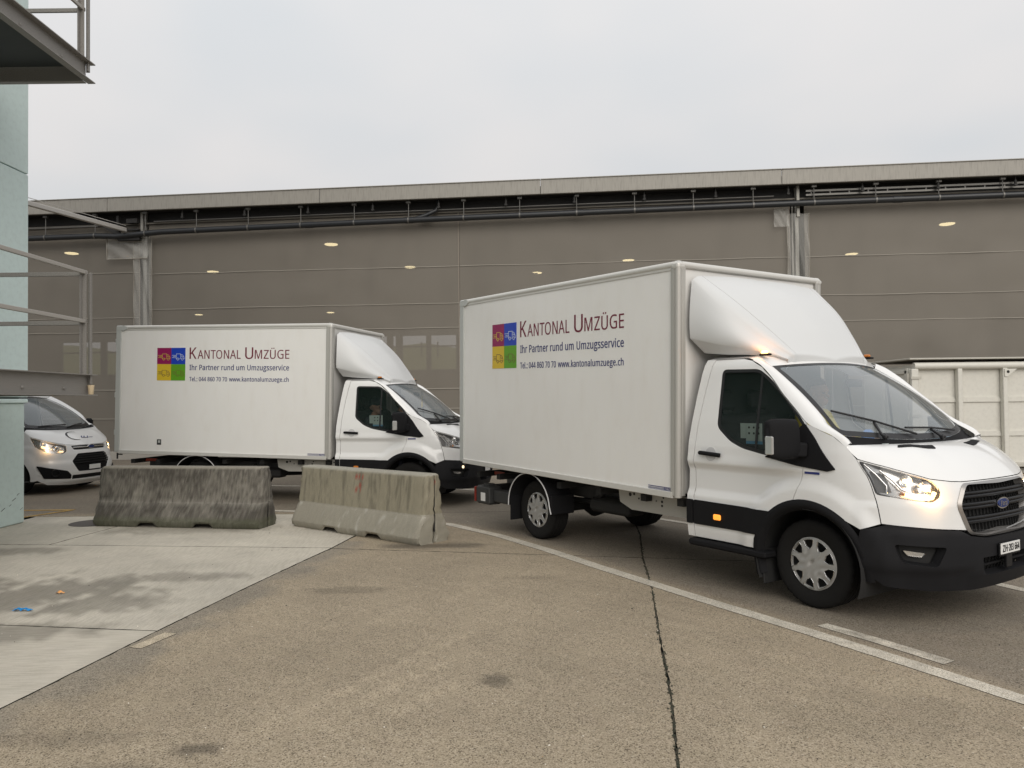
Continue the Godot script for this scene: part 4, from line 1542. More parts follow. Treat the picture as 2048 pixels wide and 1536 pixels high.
func jag(p: PackedVector2Array, amp: float, sd: float) -> PackedVector2Array:
	var o := PackedVector2Array()
	for i in p.size():
		var a := p[i]
		var b := p[(i + 1) % p.size()]
		var k := maxi(1, int(a.distance_to(b) / 0.06)) if a.distance_to(b) < 9.0 else 1
		for j in k:
			var q := a.lerp(b, float(j) / k)
			o.append(q + Vector2(fine.get_noise_2d(q.x * 3.0 + sd, q.y * 3.0), fine.get_noise_2d(q.y * 3.0, q.x * 3.0 + sd)) * amp)
	return o

func slab(parent: Node, poly: PackedVector2Array, colf: Callable, m: Material, cell: float, amp := 0.0, sd := 0.0) -> void:
	var b := Mb.new()
	var p := inset(poly, 0.008)
	if amp > 0.0:
		p = jag(p, amp, sd)
	patch(b, p, [], cell, func(q: Vector2) -> Vector3: return Vector3(q.x, 0.0, -q.y), 1.0, 0.03, colf)
	put(parent, "concrete_slab", b.mesh(m, true))

func stripe(called: String, mid_pts: Array, w: float, label: String, m: Material, y := 0.004, worn := 0.25) -> void:
	var b := Mb.new()
	var l := PackedVector2Array()
	var r := PackedVector2Array()
	for i in mid_pts.size():
		var d: Vector2 = (mid_pts[mini(i + 1, mid_pts.size() - 1)] - mid_pts[maxi(i - 1, 0)]).normalized()
		var nn := Vector2(-d.y, d.x)
		l.append(mid_pts[i] + nn * w * 0.5)
		r.append(mid_pts[i] - nn * w * 0.5)
	r.reverse()
	l.append_array(r)
	patch(b, jag(l, 0.006, 3.0), [], 0.05, func(q: Vector2) -> Vector3: return Vector3(q.x, y, -q.y), 1.0, 0.0 if called == "pale_scuff" else 0.003, func(q: Vector2) -> Color:
		var f := 1.0 - worn * (0.5 + 0.8 * fine.get_noise_2d(q.x * 1.5, q.y * 1.5) + 0.8 * mid.get_noise_2d(q.x * 2.0, q.y * 2.0))
		return Color(f, f, f))
	var o := MeshInstance3D.new()
	o.mesh = b.mesh(m, true)
	add_child(o, true)
	numbered(o, self, called)
	struct(o, label)

func ground() -> void:
	var g := thing("ground", "", "")
	g.remove_meta("category")
	struct(g, "grey brown concrete yard floor with dark joints between its slabs")
	var b := Mb.new()
	b.quad(Vector3(-600, -0.03, 600), Vector3(600, -0.03, 600), Vector3(600, -0.03, -600), Vector3(-600, -0.03, -600), Vector3.UP)
	put(g, "subgrade", b.mesh(M.joint))
	var L1 := [Vector2(-3.12, 1.5), Vector2(-2.86, 4.3), Vector2(-2.65, 5.73), Vector2(-2.43, 7.1), Vector2(-2.25, 8.1), Vector2(-2.10, 8.95)]
	var tcl := func(x: float) -> float: return 8.82 - (x + 1.9) * 0.205 if x > -1.9 else 8.87 - (x + 1.9) * 0.11
	var J2 := [Vector2(0.45, 1.5), Vector2(0.74, 3.53), Vector2(0.89, 4.46), Vector2(1.03, 5.5), Vector2(1.22, 6.85), Vector2(1.36, 8.15), Vector2(1.56, 9.5), Vector2(1.75, 11.6)]
	var P := func(l: Array) -> PackedVector2Array: return PackedVector2Array(l)
	# foreground, tan
	var a := [Vector2(-3.12, 1.5), Vector2(0.45, 1.5), J2[1], J2[2], J2[3], J2[4], J2[5], Vector2(-0.15, tcl.call(-0.15)), Vector2(-2.10, 8.86)]
	a.append_array([L1[4], L1[3], L1[2], L1[1]])
	slab(g, P.call(a), tan_col, M.slab_tan, 0.05, 0.012, 1.0)
	slab(g, P.call([J2[0], Vector2(9.0, 1.5), Vector2(9.0, tcl.call(9.0)), Vector2(3.35, tcl.call(3.35)), J2[5], J2[4], J2[3], J2[2], J2[1]]), tan_col, M.slab_tan, 0.09, 0.012, 2.0)
	slab(g, P.call([Vector2(-2.10, 8.86), Vector2(-0.15, tcl.call(-0.15)), J2[5], J2[6], J2[7], Vector2(-1.7, 11.6)]), tan_col, M.slab_tan, 0.12, 0.01, 3.0)
	slab(g, P.call([J2[5], Vector2(3.35, tcl.call(3.35)), Vector2(9.0, tcl.call(9.0)), Vector2(9.0, 11.6), J2[7], J2[6]]), tan_col, M.slab_tan, 0.15, 0.01, 4.0)
	# left, grey
	slab(g, P.call([Vector2(-3.12, 1.5), L1[1], L1[2], Vector2(-3.95, 5.93), Vector2(-7.2, 6.4), Vector2(-7.2, 1.5)]), grey_col, M.slab_grey_front, 0.09, 0.006, 5.0)
	slab(g, P.call([L1[2], L1[3], L1[4], Vector2(-2.10, 8.89), Vector2(-5.6, 9.28), Vector2(-7.2, 9.46), Vector2(-7.2, 6.4), Vector2(-3.95, 5.93)]), grey_col, M.slab_grey, 0.09, 0.006, 6.0)
	slab(g, P.call([Vector2(-2.10, 8.89), Vector2(-1.72, 11.6), Vector2(-5.35, 11.6), Vector2(-5.6, 9.28)]), grey_col, M.slab_grey, 0.12, 0.006, 7.0)
	slab(g, P.call([Vector2(-5.6, 9.28), Vector2(-5.35, 11.6), Vector2(-7.2, 11.6), Vector2(-7.2, 9.46)]), grey_col, M.slab_grey, 0.12, 0.006, 8.0)
	# the lane
	for x in [[-30.0, -12.0], [-12.0, -5.5], [-5.5, 1.75], [1.75, 9.0], [9.0, 30.0]]:
		slab(g, V2([x[0], 11.6, x[1], 11.6, x[1], 30.0, x[0], 30.0]), tan_col, M.slab_tan, 0.4)
	slab(g, V2([9.0, 1.5, 30.0, 1.5, 30.0, 11.6, 9.0, 11.6]), tan_col, M.slab_tan, 0.5)
	slab(g, V2([-40, -30, 40, -30, 40, 1.5, -40, 1.5]), tan_col, M.slab_tan, 2.0)
	# moss and dirt in the open joint
	var mo := Mb.new()
	var rng := RandomNumberGenerator.new()
	rng.seed = 5
	for i in 700:
		var z := 3.2 + 8.0 * pow(rng.randf(), 1.6)
		var x := itp(z, [1.5, 3.53, 4.46, 5.5, 6.85, 8.15, 9.5, 11.6], [0.45, 0.74, 0.89, 1.03, 1.22, 1.36, 1.56, 1.75]) + rng.randfn() * 0.008
		var s := rng.randf_range(0.004, 0.014)
		mo.xf = Transform3D(Basis(Vector3.UP, rng.randf() * TAU), W(x, z, -0.006))
		mo.col = Color(0.03, 0.035, 0.02).lerp(Color(0.06, 0.05, 0.035), rng.randf())
		mo.tri(Vector3(-s, 0, -s), Vector3(s, 0, -s), Vector3(0, s * 1.2, 0), Vector3.UP, Vector3.UP, Vector3.UP)
		mo.tri(Vector3(s, 0, -s), Vector3(0, 0, s), Vector3(0, s * 1.2, 0), Vector3.UP, Vector3.UP, Vector3.UP)
		mo.tri(Vector3(0, 0, s), Vector3(-s, 0, -s), Vector3(0, s * 1.2, 0), Vector3.UP, Vector3.UP, Vector3.UP)
	struct(put(self, "joint_moss", mo.mesh(M.vcol, true), "dark moss and dirt in the open joint of the yard"), "", "stuff")
	# grit
	var gr := Mb.new()
	for i in 300:
		var z := 3.3 + 8.0 * pow(rng.randf(), 1.5)
		var x := rng.randf_range(-0.70, 0.70) * z
		if x > line_x(z) + 1.0 and z > 6.0:
			continue
		var s := rng.randf_range(0.0015, 0.0055)
		gr.xf = Transform3D(Basis.from_euler(Vector3(rng.randf(), rng.randf() * 6.0, rng.randf())), W(x, z, s * 0.5))
		gr.col = Color(0.62, 0.58, 0.5) if rng.randf() < 0.55 else Color(0.05, 0.045, 0.04)
		gr.box(Vector3.ZERO, Vector3(s, s, s) * Vector3(rng.randf_range(0.8, 2.4), 1.0, rng.randf_range(0.7, 1.4)))
	struct(put(self, "grit", gr.mesh(M.vcol, true), "pale and dark grit scattered over the yard"), "", "stuff")
	# painted lines
	var nl := []
	for z in [3.4, 3.9, 4.4, 4.9, 5.58, 6.0, 6.45, 7.1, 7.7, 8.15, 8.57, 9.05, 9.54, 10.0, 10.46, 10.9, 11.25, 11.6, 11.9]:
		nl.append(Vector2(line_x(z) if z > 4.25 else 2.80 + (4.25 - z) * 0.53, z))
	nl.append_array([Vector2(-4.6, 12.15), Vector2(-6.5, 12.5)])
	stripe("white_line", nl, 0.14, "long white edge line curving past the barriers to the lower right", M.white_line)
	stripe("white_dash", [Vector2(2.265, 5.69), Vector2(2.51, 5.27), Vector2(2.725, 4.855)], 0.115, "short white dash beside the edge line in front of the near truck", M.white_line, 0.004, 0.45)
	stripe("white_line", [Vector2(4.75, 5.8), Vector2(4.38, 6.62), Vector2(4.2, 7.05), Vector2(3.3, 9.1), Vector2(1.9, 10.9), Vector2(1.2, 13.1), Vector2(-1.0, 14.6), Vector2(-5.0, 15.6)], 0.12, "white lane line passing under the near truck", M.white_line)
	stripe("yellow_line", [Vector2(-8.3, 12.33), Vector2(-7.02, 12.31)], 0.10, "short yellow line by the foot of the green wall", M.yellow_line, 0.004, 0.3)
	stripe("yellow_line", [Vector2(-7.05, 12.25), Vector2(-7.35, 11.55)], 0.09, "yellow line turning back towards the green wall", M.yellow_line, 0.006, 0.4)
	stripe("paint_patch", [Vector2(-2.62, 5.33), Vector2(-2.52, 5.66)], 0.10, "faded cream paint patch beside the slab joint", M.cream_line, 0.004, 0.3)
	var mh := Mb.new()
	mh.xf = Transform3D(Basis(Vector3.BACK, PI / 2), W(-5.95, 10.95, 0.003))
	mh.lathe(V2([0.33, -0.006, 0.33, 0.003, 0.30, 0.004, 0.29, 0.001, 0.27, 0.001, 0.26, 0.004, 0.0, 0.004]), 32)
	tag(put(self, "manhole_cover", mh.mesh(M.iron)), "round dark manhole cover beside the left end of the stained barrier", "manhole cover")
	# litter
	var li := Mb.new()
	li.grid(rows(func(u: float, v: float) -> Vector3: return W(-4.03 + 0.075 * u + 0.02 * sin(v * 5.0), 6.30 + 0.05 * v, 0.006 + 0.018 * absf(sin(u * 4.0 + v * 3.0)) * (1.0 - u * u * 0.6)), 10, 5))
	tag(put(self, "litter", li.mesh(M.litter_blue)), "crumpled bright blue scrap on the dark stain", "litter")
	li = Mb.new()
	li.grid(rows(func(u: float, v: float) -> Vector3: return W(-4.05 + 0.035 * u, 6.87 + 0.03 * v, 0.006 + 0.025 * (1.0 - u * u) * absf(sin(v * 3.0 + u))), 8, 4))
	tag(put(self, "litter", li.mesh(M.litter_orange)), "small orange and white scrap behind the blue one", "litter")
	li = Mb.new()
	li.tube([W(-7.1, 13.35, 0.02), W(-6.9, 13.3, 0.02), W(-6.6, 13.32, 0.025)], 0.012, 6)
	tag(put(self, "stick", li.mesh(M.under)), "thin dark stick lying on the lane by the yellow line", "stick")

func barrier(label: String, a: Vector2, d: Vector2, m: Material, seed_v: int, dark: float) -> Node3D:
	var L := 2.48
	var wd := 0.56
	d = d.normalized()
	var back := Vector2(-d.y, d.x)
	var c := a + d * L * 0.5 + back * wd * 0.5
	var t := thing("concrete_barrier", label, "barrier", W(c.x, c.y), atan2(d.y, d.x), "concrete barriers")
	var prof := [Vector2(0.245, 0.0), Vector2(0.27, 0.03), Vector2(0.279, 0.075), Vector2(0.279, 0.085), Vector2(0.272, 0.105), Vector2(0.225, 0.22), Vector2(0.172, 0.318), Vector2(0.167, 0.326), Vector2(0.164, 0.336), Vector2(0.162, 0.346), Vector2(0.150, 0.45), Vector2(0.133, 0.62), Vector2(0.118, 0.775), Vector2(0.110, 0.80), Vector2(0.09, 0.812), Vector2(0.0, 0.814)]
	var half := []
	for i in prof.size() - 1:
		var k := maxi(1, int(prof[i].distance_to(prof[i + 1]) / 0.045))
		for j in k:
			half.append(prof[i].lerp(prof[i + 1], float(j) / k))
	half.append(prof[-1])
	var sec := []
	for p in half:
		sec.append(p)
	for i in range(half.size() - 2, -1, -1):
		sec.append(Vector2(-half[i].x, half[i].y))
	var n1 := noise(FastNoiseLite.TYPE_SIMPLEX_SMOOTH, 3.0, 4, seed_v)
	var n2 := noise(FastNoiseLite.TYPE_SIMPLEX_SMOOTH, 14.0, 3, seed_v + 1)
	var col := func(x: float, y: float, z: float) -> Color:
		var st := n1.get_noise_2d(x * 2.2, y * 0.18 + z) * 0.9 + n2.get_noise_2d(x * 1.1, y * 0.06 + z * 3.0) * 0.75
		var f := 1.0 + 0.10 * n2.get_noise_3d(x, y, z)
		var base: Color
		if dark > 0.5:
			base = Color(0.30, 0.28, 0.24)
			var fs := n2.get_noise_2d(x * 1.6, y * 0.10 + z * 3.0)
			var k := clampf(0.80 + 0.36 * fs * smoothstep(0.1, 0.5, y) + 0.55 * n1.get_noise_3d(x * 0.6, y * 0.5, z) + 0.40 * n2.get_noise_3d(x * 1.0, y * 0.8, z) + 0.45 * n2.get_noise_3d(x * 2.6, y * 2.2, z) - 0.25 * smoothstep(0.34, 0.42, y) * (1.0 - smoothstep(0.5, 0.72, y)) - 0.35 * blob(Vector2(x, y), -0.55, 0.55, 0.16, 0.35, 0.5), 0.0, 1.0)
			base = base.lerp(Color(0.066, 0.059, 0.049), k * 0.92)
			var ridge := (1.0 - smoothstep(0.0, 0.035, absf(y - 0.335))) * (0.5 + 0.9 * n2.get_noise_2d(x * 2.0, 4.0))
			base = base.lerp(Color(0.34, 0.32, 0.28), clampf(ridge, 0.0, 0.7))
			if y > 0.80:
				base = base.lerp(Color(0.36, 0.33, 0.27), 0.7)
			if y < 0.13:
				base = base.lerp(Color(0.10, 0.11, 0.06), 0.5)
		else:
			base = Color(0.335, 0.305, 0.225)
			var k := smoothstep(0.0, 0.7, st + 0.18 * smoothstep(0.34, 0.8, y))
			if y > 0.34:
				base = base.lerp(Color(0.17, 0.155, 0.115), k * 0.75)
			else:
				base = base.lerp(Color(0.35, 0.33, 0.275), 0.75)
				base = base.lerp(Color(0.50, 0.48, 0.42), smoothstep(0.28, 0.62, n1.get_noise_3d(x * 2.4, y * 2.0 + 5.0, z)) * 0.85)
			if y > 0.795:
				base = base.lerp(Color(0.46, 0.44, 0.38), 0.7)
			# worn red marks
			for q in [[-0.13, 0.715, 0.022, 0.028], [-0.075, 0.715, 0.020, 0.028], [-0.02, 0.715, 0.022, 0.028], [-0.12, 0.64, 0.018, 0.018], [-0.05, 0.60, 0.03, 0.022], [-0.12, 0.545, 0.020, 0.026], [-0.035, 0.545, 0.020, 0.024]]:
				if z > 0.0 and absf(x - q[0] - 0.10) < q[2] and absf(y - q[1]) < q[3] and n2.get_noise_2d(x * 3.0, y * 3.0 + 2.0) > -0.12:
					base = base.lerp(Color(0.42, 0.07, 0.045), 0.75)
		return Color(base.r * f, base.g * f, base.b * f)
	var b := Mb.new()
	var rr := []
	var cc := []
	var nx := 150
	for i in nx + 1:
		var x := lerpf(-L * 0.5, L * 0.5, float(i) / nx)
		var line := []
		var cl := []
		# lifting recesses under the foot
		var nt := 0.0
		for q in [-0.42, 0.42]:
			nt = maxf(nt, 1.0 - smoothstep(0.09, 0.17, absf(x - q)))
		var ed := smoothstep(L * 0.5 - 0.04, L * 0.5, absf(x))
		for p in sec:
			var y: float = p.y
			var z: float = p.x
			if y < 0.10:
				y = lerpf(y, 0.055 + y * 0.4, nt)
			var dn := 0.005 * n2.get_noise_3d(x * 2.0, y * 2.0, z * 2.0) + 0.006 * n1.get_noise_3d(x, y, z)
			# chipped corners
			var chip := maxf(0.0, n2.get_noise_3d(x * 0.6 + 7.0, y * 1.2, z) + 0.25) * smoothstep(L * 0.5 - 0.09, L * 0.5, absf(x)) * 0.05
			z -= signf(z) * (ed * 0.020 + chip) - signf(z) * dn
			y -= ed * 0.014 * smoothstep(0.7, 0.8, y)
			line.append(Vector3(x, y, z))
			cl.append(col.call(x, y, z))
		rr.append(line)
		cc.append(cl)
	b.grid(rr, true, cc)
	# ends with a vertical slot
	for e in [0, nx]:
		var x: float = rr[e][0].x
		var sg := signf(x)
		var rows_e := []
		var cols_e := []
		var mcount: int = (sec.size() - 1) / 2
		for i in mcount + 1:
			var p: Vector3 = rr[e][i]
			var q: Vector3 = rr[e][sec.size() - 1 - i]
			var line := []
			var cl := []
			for k in [0.0, 0.1, 0.25, 0.40, 0.45, 0.451, 0.549, 0.55, 0.60, 0.75, 0.9, 1.0]:
				var w := p.lerp(q, k)
				if k > 0.45 and k < 0.55:
					w.x -= sg * 0.07
					w.z = lerpf(0.0, w.z, 0.6)
				else:
					w.x += sg * 0.012 * sin(PI * k) + 0.006 * n2.get_noise_3d(w.x, w.y * 2.0, w.z * 2.0)
				line.append(w)
				cl.append(col.call(w.z * 3.0, w.y, x * 0.01) * (1.15 if dark > 0.5 else 1.05))
			rows_e.append(line)
			cols_e.append(cl)
		b.grid(rows_e, sg > 0, cols_e)
	put(t, "barrier_body", b.mesh(m, true))
	var s := Mb.new()
	s.box(Vector3(L * 0.5 - 0.012, 0.44, 0), Vector3(0.03, 0.62, 0.016))
	s.box(Vector3(-L * 0.5 + 0.012, 0.44, 0), Vector3(0.03, 0.62, 0.016))
	put(t, "coupling_slot", s.mesh(M.under))
	return t

# ---------------------------------------------------------------- hall
func hall() -> void:
	var t := thing("industrial_hall", "long low hall clad in taut brown mesh under a grey metal fascia", "building", W(-11.96, 23.43), deg_to_rad(-6.25))
	var b: Mb
	var bil := noise(FastNoiseLite.TYPE_SIMPLEX_SMOOTH, 0.5, 3, 31)
	var stn := noise(FastNoiseLite.TYPE_SIMPLEX_SMOOTH, 0.7, 4, 32)
	# cloth bays
	for q in [[-42.0, -30.0], [-30.0, -18.0], [-18.0, -7.0], [-7.0, 0.66], [0.94, 10.53], [10.53, 19.86], [20.24, 30.0], [30.0, 42.0]]:
		b = Mb.new()
		var r := []
		var c := []
		for j in 33:
			var y := lerpf(0.24, 7.14, j / 32.0)
			var line := []
			var cl := []
			for i in 41:
				var k := i / 40.0
				var x := lerpf(q[0] + 0.003, q[1] - 0.003, k)
				line.append(Vector3(x, y, 0.03 * bil.get_noise_2d(x * 0.8, y * 1.5) * sin(PI * k)))
				var f := 1.0 + 0.10 * stn.get_noise_2d(x * 1.6, y * 0.35) + 0.05 * bil.get_noise_2d(x * 6.0, y * 0.7)
				cl.append(Color(f, f, f))
			r.append(line)
			c.append(cl)
		b.grid(r, false, c)
		var o := put(t, "mesh_bay", b.mesh(M.mesh_cloth, true))
		var yy := [5.64, 4.56, 3.85, 2.07, 1.5] if q[0] > 0.0 else [5.70, 4.32, 3.88, 2.12, 1.24]
		for y: float in yy:
			b = Mb.new()
			var pts := []
			for i in 25:
				var x := lerpf(q[0] + 0.02, q[1] - 0.02, i / 24.0)
				pts.append(Vector3(x, y + 0.018 * bil.get_noise_2d(x * 0.7, y * 9.0) - 0.004 * x, 0.02 + 0.05 * bil.get_noise_2d(x * 0.8, y * 1.5) * sin(PI * i / 24.0)))
			for i in 24:
				b.beam(pts[i], pts[i + 1], 0.004, 0.017 if y > 3.0 else 0.022)
			put(o, "seam", b.mesh(M.seam))
		b = Mb.new()
		b.box(Vector3(q[1] - 0.02, 3.7, 0.012), Vector3(0.035, 6.9, 0.004))
		put(o, "edge_hem", b.mesh(M.seam_dim))
	# plinth
	b = Mb.new()
	b.box(Vector3(0, 0.10, -0.05), Vector3(84, 0.28, 0.30), 0.01)
	put(t, "plinth", b.mesh(M.concrete_lt))
	# roof, fascia, dark band
	b = Mb.new()
	b.box(Vector3(0, 7.66, -20.0), Vector3(84, 0.24, 40.4))
	put(t, "roof_deck", b.mesh(M.hall_dark))
	var xs := [-42.0, -33.1, -26.5, -19.9, -13.3, -6.7, -0.1, 6.5, 12.95, 19.55, 26.1, 32.7, 42.0]
	for i in xs.size() - 1:
		b = Mb.new()
		b.box(Vector3((xs[i] + xs[i + 1]) * 0.5, 7.685, 0.46), Vector3(xs[i + 1] - xs[i] - 0.012, 0.40, 0.05), 0.008)
		b.box(Vector3((xs[i] + xs[i + 1]) * 0.5, 7.895, 0.43), Vector3(xs[i + 1] - xs[i] - 0.012, 0.025, 0.16), 0.006)
		b.box(Vector3((xs[i] + xs[i + 1]) * 0.5, 7.49, 0.43), Vector3(xs[i + 1] - xs[i] - 0.012, 0.02, 0.10), 0.004)
		put(t, "fascia_panel", b.mesh(M.fascia))
	b = Mb.new()
	b.box(Vector3(0, 7.52, 0.20), Vector3(84, 0.03, 0.42))
	b.box(Vector3(0, 7.33, -0.10), Vector3(84, 0.36, 0.06))
	put(t, "soffit", b.mesh(M.hall_dark))
	b = Mb.new()
	b.box(Vector3(0, 7.17, 0.05), Vector3(84, 0.05, 0.05), 0.01)
	put(t, "cloth_rail", b.mesh(M.steel_dim))
	# cable tray and the thin conduit
	b = Mb.new()
	b.box(Vector3(31, 7.34, 0.20), Vector3(21.5, 0.05, 0.02))
	b.box(Vector3(31, 7.23, 0.20), Vector3(21.5, 0.05, 0.02))
	for i in 44:
		b.box(Vector3(20.4 + i * 0.5, 7.285, 0.18), Vector3(0.03, 0.06, 0.02))
	put(t, "cable_tray", b.mesh(M.steel))
	b = Mb.new()
	b.tube([Vector3(1.2, 7.20, 0.16), Vector3(10, 7.22, 0.16), Vector3(19.4, 7.24, 0.16)], 0.02, 8)
	b.tube([Vector3(-42, 7.12, 0.16), Vector3(-0.6, 7.12, 0.16)], 0.03, 8)
	put(t, "conduit", b.mesh(M.steel))
	# pipe with its clamps and hangers
	b = Mb.new()
	b.tube([Vector3(-42, 6.72, 0.28), Vector3(-0.6, 6.80, 0.28), Vector3(0.1, 6.76, 0.28), Vector3(1.5, 6.85, 0.28), Vector3(10, 6.93, 0.28), Vector3(20, 6.99, 0.28), Vector3(42, 7.03, 0.28)], 0.085, 14)
	b.tube([Vector3(9.2, 6.93, 0.28), Vector3(9.6, 7.05, 0.26), Vector3(9.9, 7.2, 0.2), Vector3(9.95, 7.5, 0.15)], 0.06, 10)
	for x in [6.0, 9.0, 13.9, 22.5]:
		b.tube([Vector3(x, itp(x, [1.5, 10, 20, 42], [6.85, 6.93, 6.99, 7.03]), 0.28), Vector3(x + 0.25, itp(x + 0.25, [1.5, 10, 20, 42], [6.85, 6.93, 6.99, 7.03]), 0.28)], 0.094, 14)
	var pi := put(t, "drain_pipe", b.mesh(M.pipe))
	var hx := -15.2
	while hx < 41.0:
		var py := itp(hx, [-16, -0.6, 0.1, 1.5, 10, 20, 42], [6.78, 6.80, 6.76, 6.85, 6.93, 6.99, 7.03])
		b = Mb.new()
		b.tube([Vector3(hx, py + 0.06, 0.28), Vector3(hx, 7.46, 0.28)], 0.014, 6)
		b.box(Vector3(hx, 7.44, 0.28), Vector3(0.14, 0.07, 0.10), 0.01)
		b.tube([Vector3(hx - 0.02, py, 0.28), Vector3(hx + 0.02, py, 0.28)], 0.097, 12)
		put(pi, "pipe_hanger", b.mesh(M.steel))
		hx += 1.62
	hx = 2.2
	while hx < 34.0:
		b = Mb.new()
		b.tube([Vector3(hx, 7.50, 0.33), Vector3(hx, 7.36, 0.33)], 0.016, 6)
		b.tube([Vector3(hx, 7.38, 0.33), Vector3(hx, 7.22, 0.33)], 0.034, 8)
		b.box(Vector3(hx, 7.25, 0.33), Vector3(0.09, 0.05, 0.07), 0.01)
		put(t, "hanging_clamp", b.mesh(M.hall_dark))
		hx += 1.95
	# posts wrapped in clear film
	for x: float in [0.80, 20.05]:
		b = Mb.new()
		b.box(Vector3(x, 3.75, -0.10), Vector3(0.10, 7.5, 0.16), 0.006)
		b.box(Vector3(x - 0.10, 3.75, -0.12), Vector3(0.05, 7.5, 0.05), 0.006)
		b.box(Vector3(x, 7.1, 0.12), Vector3(0.08, 0.9, 0.08), 0.006)
		var po := put(t, "steel_post", b.mesh(M.steel_lt))
		b = Mb.new()
		b.grid(rows(func(u: float, v: float) -> Vector3: return Vector3(x + 0.29 * u, lerpf(0.3, 6.75, v), 0.10 + 0.05 * sin(u * 5.0 + v * 14.0 + x) * (1.0 - u * u) + 0.03 * sin(v * 31.0 + u * 7.0)), 14, 40))
		put(po, "clear_film", b.mesh(M.film))
		for s: float in [-1.0, 1.0]:
			b = Mb.new()
			var pts := []
			for i in 20:
				pts.append(Vector3(x + 0.29 * s + 0.012 * sin(i * 1.7), lerpf(0.3, 6.75, i / 19.0), 0.11))
			b.tube(pts, 0.009, 5)
			put(po, "film_edge", b.mesh(M.seam))
	b = Mb.new()
	b.grid(rows(func(u: float, v: float) -> Vector3: return Vector3(0.33 + 0.66 * u, 6.42 + 0.32 * v, 0.14 + 0.04 * sin(u * 6.0 + v * 4.0)), 14, 8, -1, 1, -1, 1))
	put(t, "film_flap", b.mesh(M.film))
	b = Mb.new()
	b.grid(rows(func(u: float, v: float) -> Vector3: return Vector3(19.6 + 0.20 * u, 6.65 + 0.26 * v, 0.14 + 0.02 * sin(u * 6.0 + v * 4.0)), 8, 8, -1, 1, -1, 1))
	put(t, "film_flap", b.mesh(M.film))
	b = Mb.new()
	b.tube([Vector3(-0.33, 6.74, 0.15), Vector3(-0.33, 6.10, 0.15), Vector3(0.99, 6.10, 0.15)], 0.016, 6)
	b.tube([Vector3(-0.05, 6.74, 0.15), Vector3(0.05, 6.62, 0.15), Vector3(0.99, 6.62, 0.15)], 0.012, 6)
	put(t, "film_hem", b.mesh(M.seam))
	# bracket of the strut
	b = Mb.new()
	b.box(Vector3(0.40, 6.95, 0.22), Vector3(0.75, 0.06, 0.14), 0.01)
	b.box(Vector3(0.10, 7.15, 0.22), Vector3(0.08, 0.5, 0.14), 0.01)
	b.box(Vector3(0.55, 7.22, 0.22), Vector3(0.35, 0.14, 0.14), 0.01)
	b.beam(Vector3(-0.5, 7.2, 0.22), Vector3(0.3, 6.72, 0.22), 0.10, 0.12, 0.01)
	b.box(Vector3(0.45, 6.68, 0.22), Vector3(0.7, 0.10, 0.12), 0.01)
	put(t, "strut_bracket", b.mesh(M.hall_dark))
	# the inside: end walls, back wall with openings
	b = Mb.new()
	b.box(Vector3(-42.1, 3.8, -20), Vector3(0.2, 7.6, 40.2))
	b.box(Vector3(42.1, 3.8, -20), Vector3(0.2, 7.6, 40.2))
	put(t, "end_wall", b.mesh(M.hall_in))
	b = Mb.new()
	b.box(Vector3(0, 2.1, -40), Vector3(84, 4.3, 0.25))
	for q in [[-42.0, -31.6], [-28.0, -27.5], [-22.6, -3.0], [-1.95, -1.4], [3.1, 42.0]]:
		b.box(Vector3((q[0] + q[1]) * 0.5, 5.93, -40), Vector3(q[1] - q[0], 3.36, 0.24))
	b.box(Vector3(0, 6.16, -40), Vector3(70, 0.10, 0.22))
	b.box(Vector3(0, 7.33, -40), Vector3(84, 0.55, 0.23))
	b.box(Vector3(0.18, 5.9, -40), Vector3(0.08, 1.2, 0.20))
	b.box(Vector3(1.55, 5.9, -40), Vector3(0.08, 1.2, 0.20))
	put(t, "back_wall", b.mesh(M.hall_in))
	for x in [3.0, 12.0, 22.0, 30.0]:
		for z in [-9.0, -20.0, -30.0]:
			b = Mb.new()
			b.box(Vector3(x, 3.75, z), Vector3(0.3, 7.5, 0.3))
			put(t, "column", b.mesh(M.hall_in))
	# ceiling lamps
	var proto: Node3D
	var ix := 0
	var spots := [[-3.2, 2.2, "first lit lamp behind the mesh left of the wrapped post"], [5.9, 2.2, "lit lamp high behind the mesh above the far truck's box"], [25.0, 2.3, "bright lamp at the upper right behind the mesh"], [15.7, 6.8, "lamp behind the mesh just above the near truck's box"], [7.4, 6.8, "lamp in the middle of the mesh above the far truck's cab"], [-0.4, 6.5, "lamp behind the mesh right of the wrapped post"], [12.1, 9.0, "small lamp behind the mesh left of the near truck's top corner"], [23.7, 6.9, "lamp behind the mesh above the near truck's roof fairing"], [-8.4, 20.2, "tiny far lamp behind the mesh above the logo of the far truck"], [-0.7, 20.7, "tiny far lamp behind the mesh at the far truck's top corner"]]
